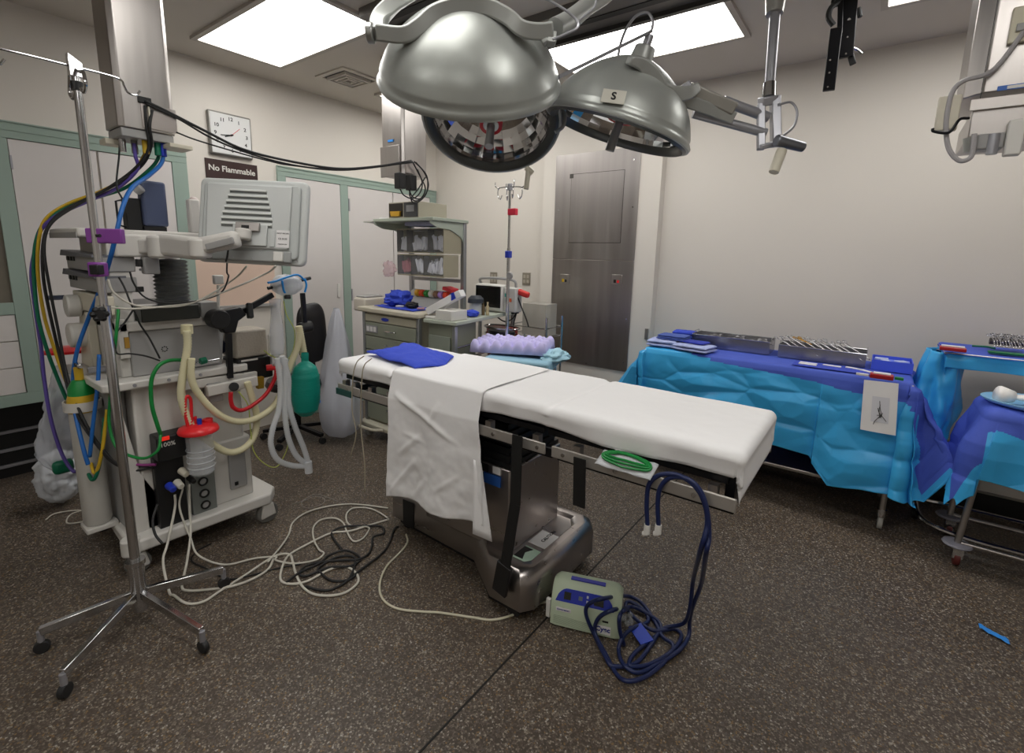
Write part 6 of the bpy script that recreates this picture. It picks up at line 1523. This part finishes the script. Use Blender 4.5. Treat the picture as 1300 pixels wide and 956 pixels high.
foldtowel('folded_towel', 'pale blue folded towel at the far left end of the instrument table', (-1.26, 3.66, zi), .22, .20, .05, .1, TOWELL, 2)
foldtowel('folded_towel', 'pale blue folded towel right of the end one, nearest the table edge', (-1.02, 3.62, zi), .26, .20, .045, -.15, TOWELL, 2)
foldtowel('folded_towel', 'dark blue striped towel stacked on the two pale folded towels', (-1.2, 3.70, zi+.052), .22, .17, .035, .0, mat('navy_stripe', '4a5fa8', .9, bump=.3, bscale=60, stretch=(1, 8, 1)), 3)
foldtowel('folded_towel', 'small deep blue towel on the right pale towel', (-1.02, 3.66, zi+.047), .16, .12, .016, -.15, mat('deep_towel', '3440a8', .9), 1)
foldtowel('folded_towel', 'royal blue folded towel pack at the back left corner', (-1.20, 3.96, zi), .18, .15, .09, .1, TOWEL, 3)
# instrument trays
TRAYM = mat('tray_steel', 'b9b9bd', .25, 1, alpha=.75)
def tray(label, x0, x1, y0, y1, h):
    t = thing('instrument_tray', label, 'tray', ((x0+x1)/2, (y0+y1)/2, zi), group='sterilizer trays')
    MB().box(x0, y0, zi, x1, y1, zi+.004).build('base', TRAYM, t)
    for a in ((x0, y0, x1, y0+.003), (x0, y1-.003, x1, y1), (x0, y0+.0031, x0+.003, y1-.0031), (x1-.003, y0+.0031, x1, y1-.0031)):
        MB().box(a[0], a[1], zi+.0041, a[2], a[3], zi+h).build('side_wall', TRAYM, t)
    MB().tube([(x0, y0, zi+h), (x1, y0, zi+h), (x1, y1, zi+h), (x0, y1, zi+h), (x0, y0, zi+h)], .003, spline=False).build('rim', CHROME, t)
    for x in (x0, x1):
        yy = (y0+y1)/2; s_ = -1 if x == x0 else 1
        MB().tube([(x, yy-.05, zi+h-.01), (x+.0*s_, yy-.05, zi+h+.02), (x+.0*s_, yy+.05, zi+h+.02), (x, yy+.05, zi+h-.01)], .003, spline=False).build('handle', CHROME, t)
    return t
tray('long steel instrument tray, left of the pair on the table', -1.10, -.56, 3.82, 4.06, .09)
tray('long steel instrument tray, right of the pair, full of slanted forceps', -.50, .00, 3.80, 4.04, .085)
INS = mat('instrument_steel', 'c2c2c6', .18, 1); GOLD = mat('gold_ring', 'c99a3a', .25, .9)
def forceps(c, d, L, gold=0):
    c = V(c); d = V(d).normalized(); s_ = d.cross(V((0, 0, 1))).normalized()
    mb = MB()
    for k in (-1, 1):
        mb.tube([c+d*L*.5, c+d*L*.1, c-d*L*.3+s_*k*.01, c-d*L*.42+s_*k*.018], .0028, n=6, seg=3)
        cc_ = c-d*L*.48+s_*k*.022; mb.tube([cc_+d*.014*math.cos(a*math.pi/5)+s_*.011*math.sin(a*math.pi/5) for a in range(11)], .0026, n=5, seg=1)
    mb.ball(c+d*L*.08, .006, n=6)
    o = mb.build('forceps', GOLD if gold else INS, smooth=180); o['category'] = 'forceps'; o['kind'] = 'thing'; return o
rnd = random.Random(3)
for k in range(9):
    o = forceps((-1.03+.055*k, 3.92+.03*rnd.uniform(-1, 1), zi+.05+.012*(k % 3)), (.6, -1+.2*rnd.uniform(-1, 1), -.1), .17)
    o['label'] = 'steel forceps lying among others in the left instrument tray'; o['group'] = 'forceps in the left tray'
for k in range(12):
    o = forceps((-.44+.034*k, 3.88+.02*rnd.uniform(-1, 1), zi+.075+.008*(k % 3)), (.75, -.65+.15*rnd.uniform(-1, 1), -.35), .24)
    o['label'] = 'long steel forceps slanting over the front of the right instrument tray'; o['group'] = 'forceps in the right tray'
o = forceps((-.36, 3.90, zi+.115), (.7, -.6, -.2), .14, 1); o['label'] = 'gold-ringed scissors on top of the slanted forceps'; 
for k, (x, y_) in enumerate(((-.30, 3.62), (-.30, 3.67), (-.17, 3.68), (-.05, 3.69), (.0, 3.66))):
    o = MB().obox((x, y_, zi+.005), (.10, .022, .008), Matrix.Rotation((0, .0, -.1, -.35, -.7)[k], 3, 'Z')).build('gauze_strip', PAPER, bevel=.003)
    tag(o, ('white gauze strip, nearest the table edge', 'white gauze strip just behind the nearest one', 'white gauze strip third from left', 'white gauze strip fourth from left, slightly turned', 'white gauze strip at the right end, most turned')[k], 'gauze', 'gauze strips on the drape')
o = MB().box(-.38, 3.56, zi+.0003, .10, 3.74, zi+.0022).build('flat_cloth', mat('cloth_purple', '3a4cb8', .85)); tag(o, 'flat purple-blue cloth under the gauze strips', 'cloth')
t = thing('plastic_bin', 'shallow bright blue plastic bin at the right end of the instrument table', 'bin', (.12, 3.86, zi))
bx = (.03, .235, 3.76, 3.98)
MB().box(bx[0], bx[2], zi, bx[1], bx[3], zi+.004).build('base', BIN, t)
for a in ((bx[0], bx[2], bx[1], bx[2]+.004), (bx[0], bx[3]-.004, bx[1], bx[3]), (bx[0], bx[2]+.0041, bx[0]+.004, bx[3]-.0041), (bx[1]-.004, bx[2]+.0041, bx[1], bx[3]-.0041)): MB().box(a[0], a[1], zi+.0041, a[2], a[3], zi+.065).build('side_wall', BIN, t)
MB().box(bx[0]+.01, bx[2]+.01, zi+.04, bx[1]-.01, bx[3]-.01, zi+.046).build('liner', mat('bin_liner', '6a80ea', .4), t)
for k, (x, y_, w_) in enumerate(((.08, 3.9, .07), (.10, 3.83, .04), (.18, 3.86, .06))):
    o = MB().obox((x, y_, zi+.054), (w_, .05, .012), Matrix.Rotation(.3*k, 3, 'Z')).build('packet', mat('pk_clear', 'b8c4ea', .4), bevel=.003); tag(o, ('pale packet in the blue bin, back left', 'small pale packet in the blue bin, front', 'pale packet in the blue bin, right')[k], 'packet')
# sheet with diagram and red clip
ps = thing('diagram_sheet', 'white sheet with a dark branching sketch hanging over the front of the drape', 'paper', tuple(PY(1115, 550, 3.42)))
a, b_, c_, d_ = PY(1097, 482, 3.44), PY(1141, 487, 3.44), PY(1092, 545, 3.40), PY(1137, 553, 3.40)
def pf(u, v): return (a.lerp(b_, u)).lerp(c_.lerp(d_, u), v)+V((0, -.006*math.sin(u*3.1)*v, 0))
MB().grid(pf, 10, 10).build('sheet', PAPER, ps, smooth=0)
def pp(u, v): return pf(u, v)+V((0, -.0025, 0))
mb = MB()
INK = mat('ink_dark', '2a2826', .7)
for uv in (((.5, .38), (.52, .5), (.56, .62), (.56, .7)), ((.46, .52), (.5, .6), (.58, .68)), ((.58, .64), (.5, .7), (.40, .78), (.36, .85)), ((.58, .66), (.64, .70), (.72, .76)), ((.52, .45), (.5, .55), (.52, .68)), ((.44, .66), (.56, .66), (.62, .68)), ((.46, .72), (.56, .68), (.6, .60))):
    MB().tube([pp(*q) for q in uv], .0016, n=5, seg=4).build('ink_line', INK, ps)
MB().grid(lambda u, v: pf(.28+.5*u, .30+.5*v)+V((0, -.0012, 0)), 4, 4).build('print_area', mat('print_grey', 'cfcfd6', .8), ps)
cl = thing('red_clip', 'red and white needle counter box holding the top of the diagram sheet', 'box', tuple(PY(1119, 484, 3.46)))
p = PY(1119, 479, 3.47); MB().obox(p+V((0, 0, .006)), (.11, .06, .026), Matrix.Rotation(-.0, 3, 'Z')).build('case', REDD, cl, bevel=.004)
MB().obox(p+V((0, .0, .023)), (.08, .04, .006), None).build('foam', PAPER, cl)
MB().obox(p+V((-.09, .01, .0)), (.06, .02, .012), None).build('white_tab', PAPER, cl); MB().obox(p+V((.08, .01, .004)), (.04, .03, .014), None).build('green_tab', GRNT, cl)
# ================================================================ mayo stand
MZ = 1.11
t = thing('mayo_stand', 'tray stand under purple and teal drape, taller of the two at right', 'stand', (.45, 3.9, 0))
mx0_, mx1_, my0_, my1_ = .36, 1.05, 3.74, 4.17
MB().box(mx0_, my0_, MZ-.015, mx1_, my1_, MZ-.003).build('tray', STEEL, t, bevel=.004)
MB().cyl((.36, 3.92, .1), (.36, 3.92, MZ-.02), .022, n=18).build('post', CHROME, t)
MB().cyl((.36, 3.92, .10), (.36, 3.92, .34), .036, n=18).build('sleeve', CHROME, t, bevel=.004)
MB().box(.34, 3.90, MZ-.03, .9, 3.94, MZ-.0151).build('tray_arm', CHROME, t)
MB().tube([(.36, 3.92, .12), (.40, 3.72, .07), (.60, 3.66, .05), (.95, 3.66, .05)], .014).build('foot_bar', CHROME, t)
MB().tube([(.36, 3.92, .12), (.42, 4.05, .07), (.6, 4.12, .05), (.95, 4.12, .05)], .014).build('foot_bar', CHROME, t)
MB().cyl((.355, 3.88, .04), (.385, 3.88, .04), .0395, n=20).build('caster', RUBBER, t)
for y_ in (3.66, 4.12): MB().cyl((.93, y_-.012, .028), (.93, y_+.012, .028), .027, n=16).build('caster', RUBBER, t)
def mp(p, h, n_, u, v):
    if h <= 0: p.z += .001*fbm((p.x*5, p.y*5, 2), 1); return p
    x = p.x
    if n_.x < -.5: 
        p += n_*(-.02*min(1, h/.1)+.02*math.sin(p.y*25)*min(1, h/.1)); return p
    p.z = MZ+.006-.02-h*.6; p += n_*(.012*math.sin(x*18)*min(1, h/.05)-.01); p.y = min(p.y, YC-.012)
    return p
mc = mat('drape_rim', '3f55c0', .7)
def mdm(u, v):
    s_ = mx0_-.1+(mx1_-mx0_+.2)*u; t_ = my0_-.14+(my1_-my0_+.28)*v
    return 1 if (t_ > my0_-.012 and s_ > mx0_-.012) else 0
o = drape(mx0_, mx1_, my0_, my1_, MZ+.004, .018, None, .10, .10, .14, .14, 120, 70, mp, mdm).build('stand_drape', [DRAPE, DRAPEP], thick=.003, smooth=60); tag(o, 'teal drape with purple top wrapped over the tall tray stand', 'drape')
def slv(u, v):      # sleeve of drape around the post
    a = 2*math.pi*u; z_ = MZ-.01-.56*v
    cx_ = .375-.0*v; rx = .075+.045*math.sin(min(1, v*1.5)*math.pi*.5)-.03*max(0, v-.6)*2; ry = .12+.05*v
    k = 1+.09*math.sin(5*a+v*3)+.05*math.sin(9*a-v*7)+.12*fbm((math.cos(a)*1.5, math.sin(a)*1.5, v*3), 1.3)
    return V((cx_+rx*k*math.cos(a)-.03*v, 3.88+ry*k*math.sin(a), z_+.04*math.sin(a*2)*v))
MB().grid(slv, 70, 40, closed=True).build('sleeve_fold', DRAPE, o, thick=.003, smooth=60)
zm_ = MZ+.012
t = thing('needle_counter', 'flat red and white needle counter on the tall tray stand', 'box', (.40, 4.0, zm_))
p = PZ(1210, 444, zm_+.01)
MB().obox((p.x, p.y+.02, zm_+.012), (.115, .07, .02), Matrix.Rotation(-.06, 3, 'Z')).build('case', REDD, t, bevel=.004)
MB().obox((p.x, p.y+.03, zm_+.026), (.10, .035, .006), Matrix.Rotation(-.06, 3, 'Z')).build('label', PAPER, t)
for k in range(11):
    x = .585+.0115*k
    o = forceps((x, 3.93, zm_+.055+.004*(k % 3)), (.02*(k-5)*.8, -1, -.30), .17); o['label'] = 'steel forceps standing side by side in the row on the tall tray stand'; o['group'] = 'forceps row on the tall tray stand'
o = MB().tube([(.575, 4.0, zm_+.045), (.72, 4.0, zm_+.045)], .02).build('rolled_towel', mat('roll_dark', '5a5450', .8)); tag(o, 'dark rolled support under the forceps row', 'roll')
o = MB().box(.545, 3.755, zm_, 1.02, 3.80, zm_+.014).build('green_strip', mat('strip_green', '0f6a44', .4), bevel=.004); tag(o, 'long green strip along the front edge of the tall tray stand', 'strip')
p = PZ(1241, 441, zm_+.01); o = MB().tube([(.50, 3.97, zm_+.008), (.56, 3.96, zm_+.012), (.60, 3.95, zm_+.008)], .006).build('thin_instrument', GRND); tag(o, 'short green-handled instrument beside the needle counter', 'instrument')
# ================================================================ basin stand
BZ = .88
t = thing('basin_stand', 'low castered stand with blue draped basin, nearest at the right edge', 'stand', (.75, 3.5, 0))
sx0, sx1, sy0, sy1 = .52, 1.06, 3.36, 3.80
mb = MB()
mb.tube([(sx0+.06, sy0+.06, BZ-.035), (sx1-.06, sy0+.06, BZ-.035), (sx1-.06, sy1-.06, BZ-.035), (sx0+.06, sy1-.06, BZ-.035), (sx0+.06, sy0+.06, BZ-.035)], .012, spline=False); mb.build('top_ring', STEEL, t)
for x, y_ in ((sx0+.01, sy0+.02), (sx0+.01, sy1-.05), (sx1-.03, sy0+.02), (sx1-.03, sy1-.05)):
    l = MB().cyl((x+.035, y_+.02, BZ-.05), (x-.015, y_, .13), .015, n=14).build('leg', STEEL, t)
    MB().lathe([(0, -.006), (.06, -.006), (.065, .0), (.06, .008), (0, .01)], (x-.015, y_, .125), None, 24).build('bumper_disc', mat('disc_grey', '7d7c86', .5), l)
    MB().cyl((x-.02, y_+.01, .048), (x+.006, y_+.01, .048), .047, n=22).build('caster', mat('wheel_red', '5c2422', .4), l, bevel=.004)
    MB().prism([(-.03, .05), (.03, .05), (.03, .118), (-.03, .118)], x-.03, x+.016, lambda u, v, w: V((w, y_+u, v))).build('caster_fork', CHROME, l, bevel=.003)
for y_ in (sy0+.02, sy1-.05): MB().cyl((sx0+.01, y_, .135), (sx1-.03, y_, .135), .011, n=12).build('foot_rail', STEEL, t)
MB().cyl((sx0+.0, sy0+.02, .5), (sx0+.0, sy1-.05, .3), .006, n=8).build('brace', STEEL, t)
def bp(p, h, n_, u, v):
    x, y_ = p.x, p.y
    if h <= 0: return p
    front, left = n_.y < -.5, n_.x < -.5
    sc_ = 1.0
    if front: sc_ = .78+.05*math.sin(x*11)
    if left and n_.y > -.5: sc_ = 1.1
    if n_.x < -.1 and n_.y < -.1: sc_ = 1.02
    if n_.x < -.1 and n_.y < -.1: h = min(h, .46+.03*math.sin(math.atan2(n_.y, n_.x)*9)); p = V((max(min(x, sx1-.06), sx0+.06), max(min(y_, sy1-.06), sy0+.06), 0))+n_*.06
    p.z = BZ+.01-.06-h*sc_
    th = math.atan2(n_.y, n_.x); amp = min(1, h/.12)
    vd = noise.voronoi(V((x*3+y_*3, p.z*3.5, 4.5)))[0]
    p += n_*(.12*h+.016*math.sin(x*17+y_*13)*amp+.05*min(.6, vd[1]-vd[0])*amp)
    if n_.x < 0: p += V((-.10*h, 0, 0))
    p.y = min(p.y, YC-.012)
    return p
def bdm(u, v):
    s_ = sx0-.42+(sx1-sx0+.84)*u; t_ = sy0-.42+(sy1-sy0+.84)*v
    d = max(sx0-s_, sy0-t_, s_-sx1, t_-sy1); return 1 if d < (.13+.05*math.sin(s_*9)+(.16 if s_ < sx0 else 0)) else 0
o = drape(sx0, sx1, sy0, sy1, BZ+.008, .06, None, .42, .42, .42, .42, 300, 270, bp, bdm).build('basin_drape', [DRAPE, DRAPEP], thick=.003, smooth=60); tag(o, 'purple and teal drape hanging around the low basin stand', 'drape')
t = thing('basin', 'light blue oblong basin tray on the low draped stand', 'basin', (.82, 3.58, BZ+.01))
BL = mat('basin_blue', '8fc4ea', .3)
def bs(mb, r0, r1, z0, z1):
    pass
MB().lathe([(0, .005), (.22, .005), (.245, .012), (.27, .028), (.282, .028), (.282, .022), (.255, .006), (.23, .0), (0, 0)], (.80, 3.56, BZ+.012), None, 44, sy=.72).build('shell', BL, t, smooth=60)
t = thing('surgical_gloves', 'crumpled white gloves lying in the light blue basin', 'gloves', (.82, 3.56, BZ+.03))
GL = mat('glove_white', 'f2efec', .6, bump=.2, bscale=40)
for cx_, cy_, rz in ((.67, 3.52, .2), (.83, 3.57, -.3), (.78, 3.48, 2.6)):
    RR = Matrix.Rotation(rz, 3, 'Z')
    mb = MB(); mb.ball((cx_, cy_, BZ+.06), .05, (1, .75, .3), 14, RR)
    g_ = mb.build('palm', GL, t, smooth=180)
    for k in range(5):
        a = -.9+.42*k; d = RR @ V((math.cos(a), math.sin(a), 0)); b0 = V((cx_, cy_, BZ+.06))+d*.045
        L_ = (.05, .075, .08, .075, .055)[k]
        MB().tube([b0, b0+d*L_*.5+V((0, 0, .012)), b0+d*L_+V((0, 0, -.006))], .011, n=8, rf=lambda u, i: 1-.25*u).build('finger', GL, g_, smooth=180)
    MB().tube([V((cx_, cy_, BZ+.06))-RR @ V((.04, 0, 0)), V((cx_, cy_, BZ+.06))-RR @ V((.10, .01, -.01))], .04, n=12, rf=lambda u, i: .8+.3*u).build('cuff', GL, g_, smooth=180)
